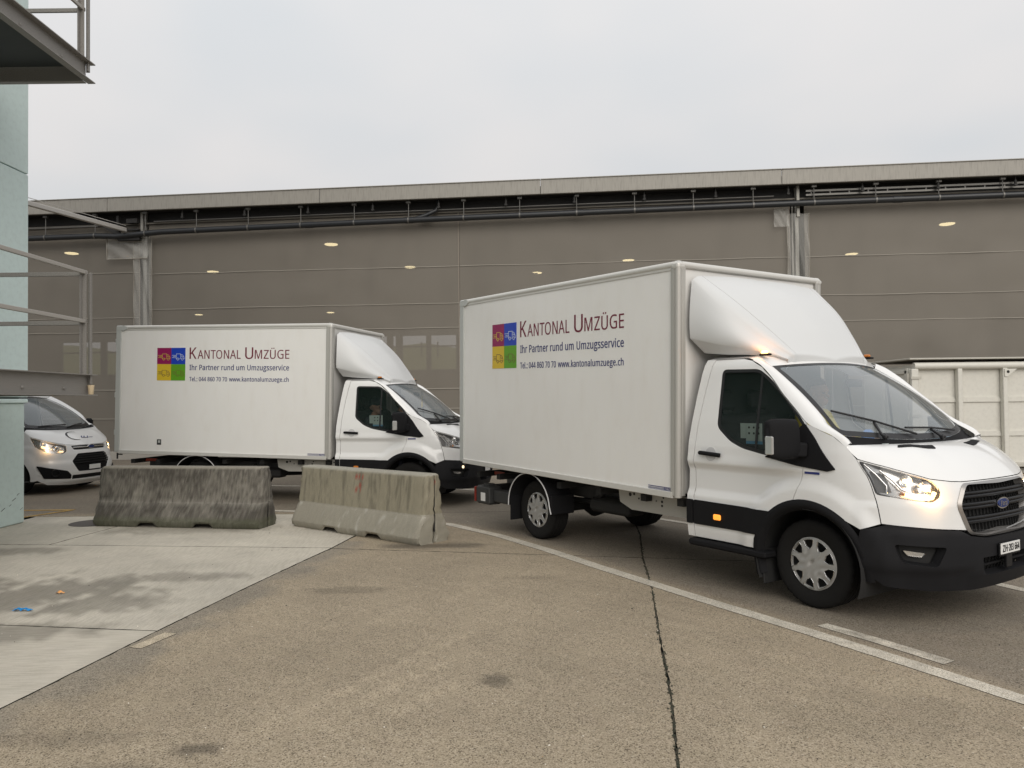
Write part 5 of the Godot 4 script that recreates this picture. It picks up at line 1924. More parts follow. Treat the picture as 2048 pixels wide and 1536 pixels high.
	for q in spots:
		var at := t.transform * Vector3(q[0], 6.8, -q[1])
		if ix == 0:
			proto = thing("ceiling_lamp", "", "ceiling lamp", at, t.rotation.y, "lit lamps inside the hall")
			b = Mb.new()
			b.xf = Transform3D(Basis(Vector3.BACK, PI / 2), Vector3.ZERO)
			b.lathe(V2([0.0, 0.16, 0.12, 0.16, 0.22, 0.08, 0.235, 0.03, 0.215, 0.03]), 24)
			b.xf = Transform3D.IDENTITY
			b.tube([Vector3(0, 0.14, 0), Vector3(0, 0.80, 0)], 0.02, 6)
			put(proto, "housing", b.mesh(M.hall_dark))
			b = Mb.new()
			b.xf = Transform3D(Basis(Vector3.BACK, PI / 2), Vector3.ZERO)
			b.lathe(V2([0.215, 0.04, 0.21, 0.012, 0.15, -0.004, 0.0, -0.008]), 24)
			put(proto, "diffuser", b.mesh(M.hall_lamp))
			var li := SpotLight3D.new()
			li.name = "lamp_light"
			li.light_color = Color(1.0, 0.82, 0.5)
			li.light_energy = 2.0
			li.light_size = 0.2
			li.spot_range = 60.0
			li.spot_attenuation = 2.0
			li.spot_angle = 75.0
			li.shadow_enabled = true
			proto.add_child(li)
			li.rotation.x = -PI / 2
			li.position.y = -0.04
		var o: Node3D = proto
		if ix > 0:
			o = proto.duplicate()
			add_child(o, true)
			numbered(o, self, "ceiling_lamp")
			o.transform = Transform3D(proto.basis, at)
		o.set_meta("label", q[2])
		ix += 1
	# strut running off to the left
	b = Mb.new()
	var p0 := t.transform * Vector3(0.35, 6.95, 0.25)
	var p1 := W(-12.5, 19.8, 6.92)
	b.beam(p0, p0 + (p1 - p0) * 2.6, 0.11, 0.13, 0.02)
	b.beam(p0 + Vector3(0, 0.14, 0), p0 + (p1 - p0) * 2.6 + Vector3(0, 0.16, 0), 0.015, 0.015)
	tag(put(self, "roof_strut", b.mesh(M.steel_white)), "pale horizontal tube from the green building to the hall's bracket", "beam")
	# hill beyond the hall, seen through its back openings
	b = Mb.new()
	var hr := []
	for j in 7:
		var line := []
		for i in 41:
			var x := lerpf(-110, 90, i / 40.0)
			line.append(W(x, 95 + j * 9.0, (11.0 + 4.0 * bil.get_noise_1d(x * 0.09)) * sin(minf(1.0, j / 5.0) * PI * 0.5)))
		hr.append(line)
	b.grid(hr)
	struct(put(self, "hill", b.mesh(M.hill), "grassy hill far beyond the hall"), "")

# ---------------------------------------------------------------- left: green building, platforms
func green_building() -> void:
	var t := thing("green_building", "pale green concrete building at the left edge with a plinth block", "building", W(-9.0, 8.0))
	var o := Vector3(9.0, 0, 8.0)       # world -> local
	var b := Mb.new()
	b.box(W(-10.6, 7.0, 7.0) + o, Vector3(7.0, 14.0, 8.1))
	put(t, "building_core", b.mesh(M.mint_dark))
	for y in [[1.80, 5.03], [5.045, 8.3], [8.315, 11.5], [11.515, 14.0]]:
		for z in [[3.0, 5.98], [6.0, 8.6], [8.62, 11.12]]:
			b = Mb.new()
			b.box(Vector3(-7.06 + 9.0, (y[0] + y[1]) * 0.5, -(z[0] + z[1]) * 0.5 + 8.0), Vector3(0.10, y[1] - y[0], z[1] - z[0]), 0.008)
			put(t, "wall_panel", b.mesh(M.mint))
	b = Mb.new()
	b.box(Vector3(-7.36 + 9.0, 0.86, -7.05 + 8.0), Vector3(0.66, 1.72, 8.06), 0.02)
	var p := put(t, "plinth_block", b.mesh(M.mint_low))
	b = Mb.new()
	b.box(Vector3(-7.35 + 9.0, 1.745, -7.05 + 8.0), Vector3(0.70, 0.06, 8.12), 0.012)
	put(p, "coping", b.mesh(M.mint))
	b = Mb.new()
	var rng := RandomNumberGenerator.new()
	rng.seed = 8
	for i in 5:
		var z := rng.randf_range(10.55, 11.0)
		var y := rng.randf_range(0.05, 0.42)
		var l := rng.randf_range(0.03, 0.08)
		b.beam(Vector3(-7.029 + 9.0, y, -z + 8.0), Vector3(-7.029 + 9.0, y + l * 0.45, -z - l + 8.0), rng.randf_range(0.003, 0.008), 0.004)
	put(p, "scuff_marks", b.mesh(M.under))

func platform(label: String, yb: float, yt: float, xc: float, zc: float) -> void:
	var t := thing("steel_platform", label, "platform", W(xc, zc, yb))
	var h := yt - yb
	var b := Mb.new()
	var f := 0.085
	# channel along the depth: web and two flanges pointing outwards
	b.box(Vector3(0.0, h * 0.5, 3.5), Vector3(0.012, h - 0.024, 7.0))
	b.box(Vector3(f * 0.5 - 0.006, h - 0.006, 3.46), Vector3(f + 0.012, 0.012, 7.10))
	b.box(Vector3(f * 0.5 - 0.006, 0.006, 3.46), Vector3(f + 0.012, 0.012, 7.10))
	put(t, "side_beam", b.mesh(M.steel_paint))
	b = Mb.new()
	b.box(Vector3(-1.5, h * 0.5, 0.006), Vector3(2.98, h - 0.026, 0.012))
	b.box(Vector3(-1.48, h - 0.007, -f * 0.5 + 0.006), Vector3(2.90, 0.011, f))
	b.box(Vector3(-1.48, 0.007, -f * 0.5 + 0.006), Vector3(2.90, 0.011, f))
	put(t, "end_beam", b.mesh(M.steel_paint))
	for z in [2.4, 4.8]:
		b = Mb.new()
		b.box(Vector3(-1.5, h * 0.45, z), Vector3(2.9, h * 0.7, 0.08))
		put(t, "cross_beam", b.mesh(M.steel_paint))
	b = Mb.new()
	b.box(Vector3(-1.5, h - 0.05, 3.5), Vector3(2.96, 0.04, 6.94))
	put(t, "deck_plate", b.mesh(M.deck))
	for z in [0.55, 1.35, 2.6]:
		b = Mb.new()
		b.xf = Transform3D(Basis.IDENTITY, Vector3(0.008, h * 0.32, z))
		b.lathe(V2([0.0, 0.016, 0.018, 0.014, 0.022, 0.0]), 8)
		put(t, "bolt", b.mesh(M.steel_paint))
	# railing
	for z in [0.05, 2.0, 4.0, 6.0]:
		b = Mb.new()
		b.box(Vector3(-0.015, h + 0.67, z), Vector3(0.06, 1.35, 0.012), 0.003)
		b.box(Vector3(-0.040, h + 0.67, z + 0.03), Vector3(0.012, 1.35, 0.06), 0.003)
		put(t, "rail_post", b.mesh(M.steel_paint))
	b = Mb.new()
	b.box(Vector3(0.02, h + 0.60, -0.03), Vector3(0.05, 1.46, 0.012), 0.003)
	b.box(Vector3(0.045, h + 0.60, 0.0), Vector3(0.012, 1.46, 0.05), 0.003)
	put(t, "rail_post", b.mesh(M.steel_paint))
	for y in [0.69, 1.33]:
		b = Mb.new()
		b.box(Vector3(-0.012, h + y, 3.5), Vector3(0.035, 0.05, 7.0), 0.006)
		put(t, "side_rail", b.mesh(M.steel_paint_lt))
		b = Mb.new()
		b.box(Vector3(-1.5, h + y - 0.02, 0.03), Vector3(2.9, 0.055, 0.03), 0.006)
		put(t, "end_rail", b.mesh(M.steel_paint))

# ---------------------------------------------------------------- right: skip container
func container() -> void:
	var t := thing("steel_container", "cream white steel container with ribbed sides behind the near truck", "container", W(8.43, 16.2), deg_to_rad(0.0))
	var b := Mb.new()
	b.box(Vector3(3.0, 1.28, -1.15), Vector3(5.86, 2.10, 2.16))
	put(t, "container_body", b.mesh(M.cream))
	b = Mb.new()
	b.tube([Vector3(0.05, 2.30, 0.0), Vector3(6.0, 2.30, 0.0)], 0.075, 12)
	put(t, "top_rail", b.mesh(M.cream))
	b = Mb.new()
	b.box(Vector3(3.0, 2.45, -1.15), Vector3(6.14, 0.035, 2.46), 0.008)
	put(t, "lid", b.mesh(M.cream_dirty))
	b = Mb.new()
	b.box(Vector3(3.0, 0.20, -0.03), Vector3(6.0, 0.10, 0.14), 0.02)
	b.box(Vector3(3.0, 0.06, -0.25), Vector3(5.6, 0.12, 0.16), 0.01)
	b.box(Vector3(3.0, 0.06, -2.05), Vector3(5.6, 0.12, 0.16), 0.01)
	put(t, "bottom_rail", b.mesh(M.cream_dirty))
	for i in 7:
		b = Mb.new()
		b.box(Vector3(0.05 + i * 0.95, 1.24, 0.0), Vector3(0.11 if i > 0 else 0.16, 2.0, 0.13), 0.02)
		put(t, "rib", b.mesh(M.cream))
	for y in [1.585, 0.865]:
		for i in 6:
			b = Mb.new()
			b.prism(V2([-0.42, -0.055, 0.42, -0.055, 0.42, 0.0, 0.38, 0.05, -0.38, 0.05, -0.42, 0.0]), 0.0, 0.035)
			var o := put(t, "pressed_band", b.mesh(M.cream))
			o.position = Vector3(0.05 + 0.475 + i * 0.95, y, -0.075)
	# end doors with hinges
	for k in 2:
		b = Mb.new()
		b.box(Vector3(0.04, 1.26, -0.62 - k * 1.08), Vector3(0.06, 2.0, 1.02), 0.01)
		var d := put(t, "end_door", b.mesh(M.cream))
		b = Mb.new()
		b.box(Vector3(0.0, 1.26, -0.20 - k * 1.08), Vector3(0.05, 2.0, 0.10), 0.01)
		b.box(Vector3(0.0, 2.18, -0.62 - k * 1.08), Vector3(0.05, 0.08, 1.0), 0.01)
		b.box(Vector3(0.0, 0.34, -0.62 - k * 1.08), Vector3(0.05, 0.08, 1.0), 0.01)
		put(d, "door_frame", b.mesh(M.cream))
	for y in [2.05, 1.25, 0.45]:
		b = Mb.new()
		b.tube([Vector3(-0.05, y - 0.10, -0.05), Vector3(-0.05, y + 0.10, -0.05)], 0.035, 8)
		b.box(Vector3(0.06, y, 0.075), Vector3(0.22, 0.06, 0.02), 0.006)
		put(t, "hinge", b.mesh(M.cream_dirty))
	b = Mb.new()
	b.prism(V2([1.92, 2.22, 2.18, 2.22, 1.98, 2.06, 1.92, 2.06]), 0.07, 0.085)
	put(t, "lifting_plate", b.mesh(M.cream))
	b = Mb.new()
	b.xf = Transform3D(Basis.IDENTITY, Vector3(1.99, 2.16, 0.086))
	b.prism(circle(Vector2.ZERO, 0.03, 16), -0.001, 0.004)
	put(t, "lifting_hole", b.mesh(M.under))

# ---------------------------------------------------------------- white van at the left
func van_ws(u: float, v: float) -> Vector3:
	var l := lerpf(0.83, 0.66, v) * u
	var f := lerpf(0.40 - 0.24 * u * u, -0.62 - 0.10 * u * u, v) + 0.06 * 4.0 * v * (1.0 - v) * (1.0 - 0.4 * u * u)
	var y := lerpf(1.20 + 0.06 * u * u, 1.86 - 0.04 * u * u, v) + 0.05 * 4.0 * v * (1.0 - v)
	return Vector3(f, y, l)

func van_hood(u: float, v: float) -> Vector3:
	var k := absf(u)
	var s := itp(k, [0.0, 0.3, 0.5, 0.75, 1.0], [0.0, 0.36, 0.55, 0.86, 1.30]) * signf(u)
	var y := itp(k, [0.0, 0.3, 0.5, 0.75, 1.0], [0.905, 0.905, 0.925, 1.00, 1.14])
	var e := sh.at(s, y)
	var c := Vector3(0.42 - 0.18 * u * u, 1.19 + 0.03 * u * u, 0.90 * u)
	var p := c.lerp(e, v)
	p.y += 4.0 * v * (1.0 - v) * (0.045 * (1.0 - u * u) + 0.01) + 0.012 * exp(-pow((k - 0.55) / 0.1, 2.0)) * sin(PI * v)
	return p

func van() -> Node3D:
	var t := thing("panel_van", "white panel van coming out from behind the green wall, headlights lit", "van")
	sh = Shell.new()
	sh.a = 0.99
	sh.ex = 2.5
	sh.ups = [0.15, 0.22, 0.40, 0.60, 0.75, 0.90, 1.05, 1.2]
	sh.nose = [0.83, 0.90, 0.945, 0.94, 0.915, 0.86, 0.76, 0.62]
	sh.tu = [0.2, 0.5, 1.0, 1.2, 1.86, 1.95]
	sh.tw = [0.97, 1.0, 1.0, 0.975, 0.82, 0.77]
	sh.disp = func(x: float, y: float) -> float:
		var r := Vector2(x, y - 0.33).length()
		return 0.022 * (1.0 - smoothstep(0.44, 0.60, r)) + 0.010 * (1.0 - smoothstep(0.02, 0.06, absf(y - 0.86))) * (1.0 - smoothstep(0.3, 0.6, x))
	sh.setup(0.84)
	var hole_pts := []
	for i in 33:
		var an := PI * (1.10 - 1.20 * i / 32.0)
		hole_pts.append_array([cos(an) * 0.385, 0.33 + sin(an) * 0.385])
	hole_pts.append_array([0.33, 0.0, -0.33, 0.0])
	var hole := side_poly(hole_pts)
	var hl := rounded(V2([1.28, 1.10, 1.05, 1.045, 0.78, 0.965, 0.545, 0.905, 0.56, 0.80, 0.66, 0.745, 0.86, 0.775, 1.02, 0.83]), 0.03, 4)
	var upper := rounded(V2([-0.46, 0.895, 0.46, 0.895, 0.42, 0.815, -0.42, 0.815]), 0.02, 3)
	var grl := rounded(V2([-0.36, 0.745, 0.36, 0.745, 0.50, 0.60, 0.47, 0.54, 0.38, 0.40, -0.38, 0.40, -0.47, 0.54, -0.50, 0.60]), 0.03, 3)
	var fogp := rounded(V2([1.10, 0.545, 0.60, 0.43, 0.52, 0.34, 0.52, 0.27, 0.98, 0.30]), 0.02, 3)
	var low := rounded(V2([-0.50, 0.34, 0.50, 0.34, 0.50, 0.255, -0.50, 0.255]), 0.02, 3)
	for rs: float in [1.0, -1.0]:
		panel(t, "front_wing", side_poly([-0.02, 1.24, -0.06, 0.95, -0.14, 0.80, -0.40, 0.45, -0.41, 0.25, 0.43, 0.25, 0.60, 0.30, 0.62, 0.55, 0.60, 0.80, 0.45, 0.90, 0.33, 1.12, 0.18, 1.24]), [hole], M.paint, rs, 0.0, 0.05, 0.02)
		var win := rounded(side_poly([-1.05, 1.80, -0.62, 1.80, -0.10, 1.42, 0.02, 1.26, -0.35, 1.20, -1.05, 1.20]), 0.05, 4)
		var d := panel(t, "door", side_poly([-1.12, 0.26, -1.12, 1.0, -1.10, 1.86, -0.72, 1.86, -0.45, 1.72, -0.08, 1.47, 0.03, 1.27, -0.03, 1.22, -0.07, 0.95, -0.15, 0.80, -0.42, 0.45, -0.42, 0.26]), [win, hole], M.paint, rs, 0.0, 0.06, 0.02)
		panel(d, "window_glass", inset(win, -0.004), [], M.side_glass, rs, -0.012, 0.1, 0.0)
		panel(t, "body_side", side_poly([-1.13, 0.26, -1.13, 1.0, -1.11, 1.90, -3.75, 1.92, -3.86, 1.0, -3.86, 0.30]), [], M.paint, rs, 0.0, 0.12, 0.02)
		panel(t, "headlight_backing", Geometry2D.offset_polygon(hl, 0.01)[0], [], M.chrome_rough, rs, -0.07, 0.05, 0.0)
		panel(t, "headlight", hl, [], M.clear, rs, 0.0, 0.06, 0.0)
		for q in [[0.95, 0.935, 0.05], [0.76, 0.87, 0.05], [0.66, 0.83, 0.035]]:
			var rf := Mb.new()
			var c := sh.at(q[0] * rs, q[1], -0.02)
			var dir := (c - sh.at(q[0] * rs, q[1], -0.06)).normalized()
			rf.xf = Transform3D(Basis(dir, Vector3.UP, dir.cross(Vector3.UP)), c)
			var pr := PackedVector2Array()
			for i in 7:
				pr.append(Vector2(q[2] * sqrt(i / 6.0), -0.045 + 0.05 * i / 6.0))
			rf.lathe(pr, 20)
			put(t, "headlight_reflector", rf.mesh(M.chrome))
		var bu := Mb.new()
		bu.tube([sh.at(0.99 * rs, 0.90, -0.02), sh.at(0.93 * rs, 0.875, -0.02), sh.at(0.86 * rs, 0.86, -0.02)], 0.022, 8)
		bu.tube([sh.at(0.70 * rs, 0.80, -0.02), sh.at(0.63 * rs, 0.79, -0.02)], 0.014, 8)
		put(t, "headlight_bulb", bu.mesh(M.drl_dim))
		panel(t, "fog_pocket", fogp, [], M.trim, rs, 0.026, 0.06, 0.02)
		var fg := Mb.new()
		var fc := sh.at(0.80 * rs, 0.40, 0.03)
		var fd := (fc - sh.at(0.80 * rs, 0.40, -0.05)).normalized()
		fg.xf = Transform3D(Basis(fd, Vector3.UP, fd.cross(Vector3.UP)), fc)
		fg.lathe(V2([0.075, -0.01, 0.07, 0.012, 0.055, 0.012, 0.05, -0.02, 0.0, -0.025]), 24)
		put(t, "fog_lamp", fg.mesh(M.trim_gloss))
		var mi := Mb.new()
		mi.xf = Transform3D(Basis(Vector3.UP, 0.15 * rs), Vector3(-0.10, 1.28, 1.14 * rs))
		mi.box(Vector3.ZERO, Vector3(0.12, 0.22, 0.20), 0.05)
		mi.box(Vector3(0.05, -0.06, -0.14 * rs), Vector3(0.06, 0.06, 0.18), 0.02)
		put(t, "mirror", mi.mesh(M.trim))
		var pg := []
		var pw := []
		for q in [[0.18, 1.24, 0.0], [0.03, 1.285, 0.08], [-0.08, 1.475, 0.30], [-0.45, 1.725, 0.66], [-0.72, 1.862, 1.0]]:
			pg.append(sh.at(sh.sx(q[0], q[1]) * rs, q[1]))
			pw.append(van_ws(rs, q[2]))
		var pl := Mb.new()
		ribbon(pl, pg, pw, 24, Vector3(0.015, 0.02, 0.01 * rs), 5, rs < 0)
		put(t, "windscreen_pillar", pl.mesh(M.paint))
		var well := Mb.new()
		var wr := []
		for z in [0.98, 0.45]:
			var line := []
			for i in 25:
				var an := PI * (1.10 - 1.20 * i / 24.0)
				line.append(Vector3(cos(an) * 0.385, 0.33 + sin(an) * 0.385, z * rs))
			wr.append(line)
		well.grid(wr, rs < 0)
		well.box(Vector3(0, 0.5, 0.45 * rs), Vector3(0.8, 0.6, 0.02))
		put(t, "wheel_housing", well.mesh(M.under))
		for x in [0.0, -2.93]:
			var w := wheel(t, Vector3(x, 0.33, 0.85 * rs), rs, M.hub)
			w.scale = Vector3.ONE * 0.93
		seat(t, Vector3(-0.95, -0.12, rs * 0.42), 0.5)
	var hb := Mb.new()
	hb.grid(rows(van_hood, 48, 14))
	var hood := put(t, "bonnet", hb.mesh(M.paint))
	# swoosh and letters on the bonnet
	var hf := off_fn(van_hood, 0.004)
	var lg := Mb.new()
	var pts := []
	for i in 19:
		var a := lerpf(1.0, 4.9, i / 18.0)
		pts.append(hf.call(0.16 - 0.17 * cos(a), 0.55 - 0.24 * sin(a)))
	for i in 18:
		lg.beam(pts[i], pts[i + 1], 0.008 + 0.030 * sin(PI * i / 18.0), 0.003)
	put(hood, "bonnet_swoosh", lg.mesh(M.ink))
	lg = Mb.new()
	for q in [[0.06, 0.70, -0.08, 0.72], [0.06, 0.70, 0.03, 0.62], [0.0, 0.70, -0.03, 0.63], [-0.08, 0.72, -0.11, 0.64], [-0.13, 0.69, -0.22, 0.70]]:
		lg.beam(hf.call(q[0], q[1]), hf.call(q[2], q[3]), 0.022, 0.004)
	put(hood, "bonnet_letters", lg.mesh(M.print_navy))
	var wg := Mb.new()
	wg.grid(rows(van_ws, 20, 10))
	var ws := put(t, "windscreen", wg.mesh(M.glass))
	var bd := Mb.new()
	var inner := off_fn(van_ws, 0.003)
	patch(bd, V2([-0.995, 0.004, 0.995, 0.004, 0.995, 0.997, -0.995, 0.997]), [rounded(V2([-0.95, 0.07, 0.95, 0.07, 0.93, 0.94, -0.93, 0.94]), 0.06, 4)], 0.1, func(q: Vector2) -> Vector3: return inner.call(q.x, q.y), 1.0)
	put(ws, "windscreen_border", bd.mesh(M.seal))
	var wf := off_fn(van_ws, 0.025)
	for q in [[0.75, 0.03, 0.05, 0.09], [0.05, 0.03, -0.6, 0.08]]:
		var wp := Mb.new()
		wp.tube([wf.call(q[0], q[1]), wf.call((q[0] + q[2]) * 0.5, 0.075), wf.call(q[2], q[3])], 0.012, 6)
		put(ws, "wiper", wp.mesh(M.seal))
	var sc := Mb.new()
	sc.grid(rows(func(u: float, v: float) -> Vector3: return van_ws(u, 0.0).lerp(Vector3(0.43 - 0.18 * u * u, 1.175 + 0.03 * u * u, 0.90 * u), v), 24, 2))
	put(t, "scuttle", sc.mesh(M.trim))
	var rb := Mb.new()
	var rr := []
	for i in 15:
		var k := i / 14.0
		var line := []
		for j in 17:
			var u := lerpf(-1.0, 1.0, j / 16.0)
			var e := sh.at(sh.sx(lerpf(-3.75, -0.74, k), 1.88) * signf(u + 1e-6), 1.885)
			line.append(Vector3(e.x, e.y + 0.07 * (1.0 - pow(absf(u), 3.0)) * (1.0 - 0.6 * pow(k, 6.0)), e.z * absf(u)))
		rr.append(line)
	var last := []
	for j in 17:
		last.append(van_ws(lerpf(-1.0, 1.0, j / 16.0), 1.0))
	rr.append(last)
	rb.grid(rr)
	put(t, "roof", rb.mesh(M.paint))
	# nose with its openings
	var np := PackedVector2Array()
	for i in 31:
		var u := lerpf(-0.98, 0.98, i / 30.0)
		var k := absf(u)
		np.append(Vector2(itp(k, [0.0, 0.3, 0.5, 0.75, 1.0], [0.0, 0.36, 0.55, 0.86, 1.30]) * signf(u), itp(k, [0.0, 0.3, 0.5, 0.75, 1.0], [0.905, 0.905, 0.925, 1.00, 1.14]) - 0.006))
	np.append_array(V2([1.02, 0.81, 1.13, 0.60, 1.16, 0.30, 0.9, 0.18, 0.5, 0.155, -0.5, 0.155, -0.9, 0.18, -1.16, 0.30, -1.13, 0.60, -1.02, 0.81]))
	var nb := Mb.new()
	var s0 := sh
	patch(nb, np, [hl, mir(hl), upper, grl, low], 0.05, func(q: Vector2) -> Vector3: return s0.at(q.x, q.y, 0.02 * smoothstep(0.62, 0.55, q.y) * (1.0 - smoothstep(0.9, 1.15, absf(q.x)))), -1.0, 0.03)
	put(t, "nose_panel", nb.mesh(M.paint))
	for q in [[upper, 0.86, 0.02], [grl, 0.6, 0.04], [low, 0.3, 0.04]]:
		var gb := Mb.new()
		patch(gb, Geometry2D.offset_polygon(q[0], 0.01)[0], [], 0.1, on(-q[2]), -1.0)
		put(t, "grille", gb.mesh(M.under))
	for y: float in [0.86, 0.70, 0.655, 0.61, 0.565]:
		var half := 0.43 if y > 0.8 else itp(y, [0.54, 0.6, 0.745], [0.45, 0.48, 0.36])
		var br := Mb.new()
		var bp := []
		for i in 17:
			bp.append(sh.at(lerpf(-half, half, i / 16.0), y, -0.002))
		br.tube(bp, 0.012, 8)
		put(t, "grille_bar", br.mesh(M.chrome_rough if y > 0.8 else M.trim_gloss))
	var gp := Mb.new()
	patch(gp, rounded(V2([-0.44, 0.53, 0.44, 0.53, 0.36, 0.41, -0.36, 0.41]), 0.02, 3), [], 0.1, on(0.005), -1.0, 0.02)
	put(t, "bumper_insert", gp.mesh(M.trim))
	var bo := put(t, "badge", badge_mesh(sh.at(0.0, 0.862, 0.0), M.chrome, 0.085, 0.042, 0.02))
	put(bo, "badge_field", badge_mesh(sh.at(0.0, 0.862, 0.006), M.badge_blue, 0.074, 0.032, 0.02))
	var pp := Mb.new()
	pp.box(sh.at(0.0, 0.47, 0.03), Vector3(0.012, 0.085, 0.30), 0.003)
	put(t, "number_plate", pp.mesh(M.plate))
	var cb := Mb.new()
	cb.box(Vector3(-1.55, 1.1, 0), Vector3(0.04, 1.5, 1.6))
	cb.box(Vector3(-1.8, 0.28, 0), Vector3(3.9, 0.05, 1.7))
	cb.box(Vector3(0.1, 0.72, 0), Vector3(0.05, 0.8, 1.5))
	cb.box(Vector3(-1.9, 0.22, 0), Vector3(3.6, 0.10, 1.4))
	put(t, "cab_lining", cb.mesh(M.lining))
	var da := Mb.new()
	da.grid(rows(func(u: float, v: float) -> Vector3: return van_ws(u * 0.96, 0.0).lerp(Vector3(-0.22, 1.16, 0.84 * u), v) + Vector3(0, -0.03, 0), 16, 4))
	da.grid(rows(func(u: float, v: float) -> Vector3: return Vector3(-0.22, lerpf(1.13, 0.7, v), 0.84 * u), 8, 2))
	put(t, "dashboard", da.mesh(M.lining))
	var sw := Mb.new()
	var ring := []
	for i in 33:
		var an := TAU * i / 32.0
		ring.append(Vector3(-0.42 + 0.09 * sin(an), 1.12 + 0.16 * sin(an), -0.42 + 0.19 * cos(an)))
	sw.tube(ring, 0.016, 8, false)
	sw.beam(Vector3(-0.42, 1.12, -0.42), Vector3(-0.2, 1.0, -0.42), 0.06, 0.06)
	put(t, "steering_wheel", sw.mesh(M.lining))
	var rd := Mb.new()
	rd.box(Vector3(-3.87, 1.1, 0), Vector3(0.04, 1.6, 1.75), 0.01)
	put(t, "rear_door", rd.mesh(M.paint))
	for rs: float in [1.0, -1.0]:
		var li := OmniLight3D.new()
		li.name = "headlight_glow"
		li.light_color = Color(1.0, 0.78, 0.5)
		li.light_energy = 0.025
		li.light_size = 0.03
		li.omni_range = 30.0
		li.omni_attenuation = 2.0
		li.shadow_enabled = true
		t.add_child(li, true)
		li.position = sh.at(0.9 * rs, 0.87, 0.06)
	return t

# ---------------------------------------------------------------- set up
func sky() -> PanoramaSkyMaterial:
	var n := noise(FastNoiseLite.TYPE_SIMPLEX_SMOOTH, 1.1, 4, 21)
	var w := 512
	var h := 256
	var im := Image.create(w, h, false, Image.FORMAT_RGBF)
	for j in h:
		var el := PI * (0.5 - (j + 0.5) / h)
		for i in w:
			var az := TAU * (i + 0.5) / w
			var d := Vector3(cos(el) * sin(az), sin(el), cos(el) * cos(az))
			var q := d / maxf(0.18, absf(d.y) + 0.12)
			var k := n.get_noise_3d(q.x, q.y * 0.5, q.z)
			var up := clampf(d.y, 0.0, 1.0)
			var l := SKY_L * (0.90 + 0.55 * up) * (1.0 + 0.05 * k)
			var c := Color(1.0, 0.985, 0.985).lerp(Color(0.93, 0.965, 1.0), clampf(0.35 - 0.9 * k, 0.0, 1.0))
			if d.y < 0.0:
				l *= 0.35
				c = Color(1.0, 0.92, 0.82)
			im.set_pixel(i, j, Color(c.r * l, c.g * l, c.b * l))
	var m := PanoramaSkyMaterial.new()
	m.panorama = ImageTexture.create_from_image(im)
	return m

const SKY_L := 0.625

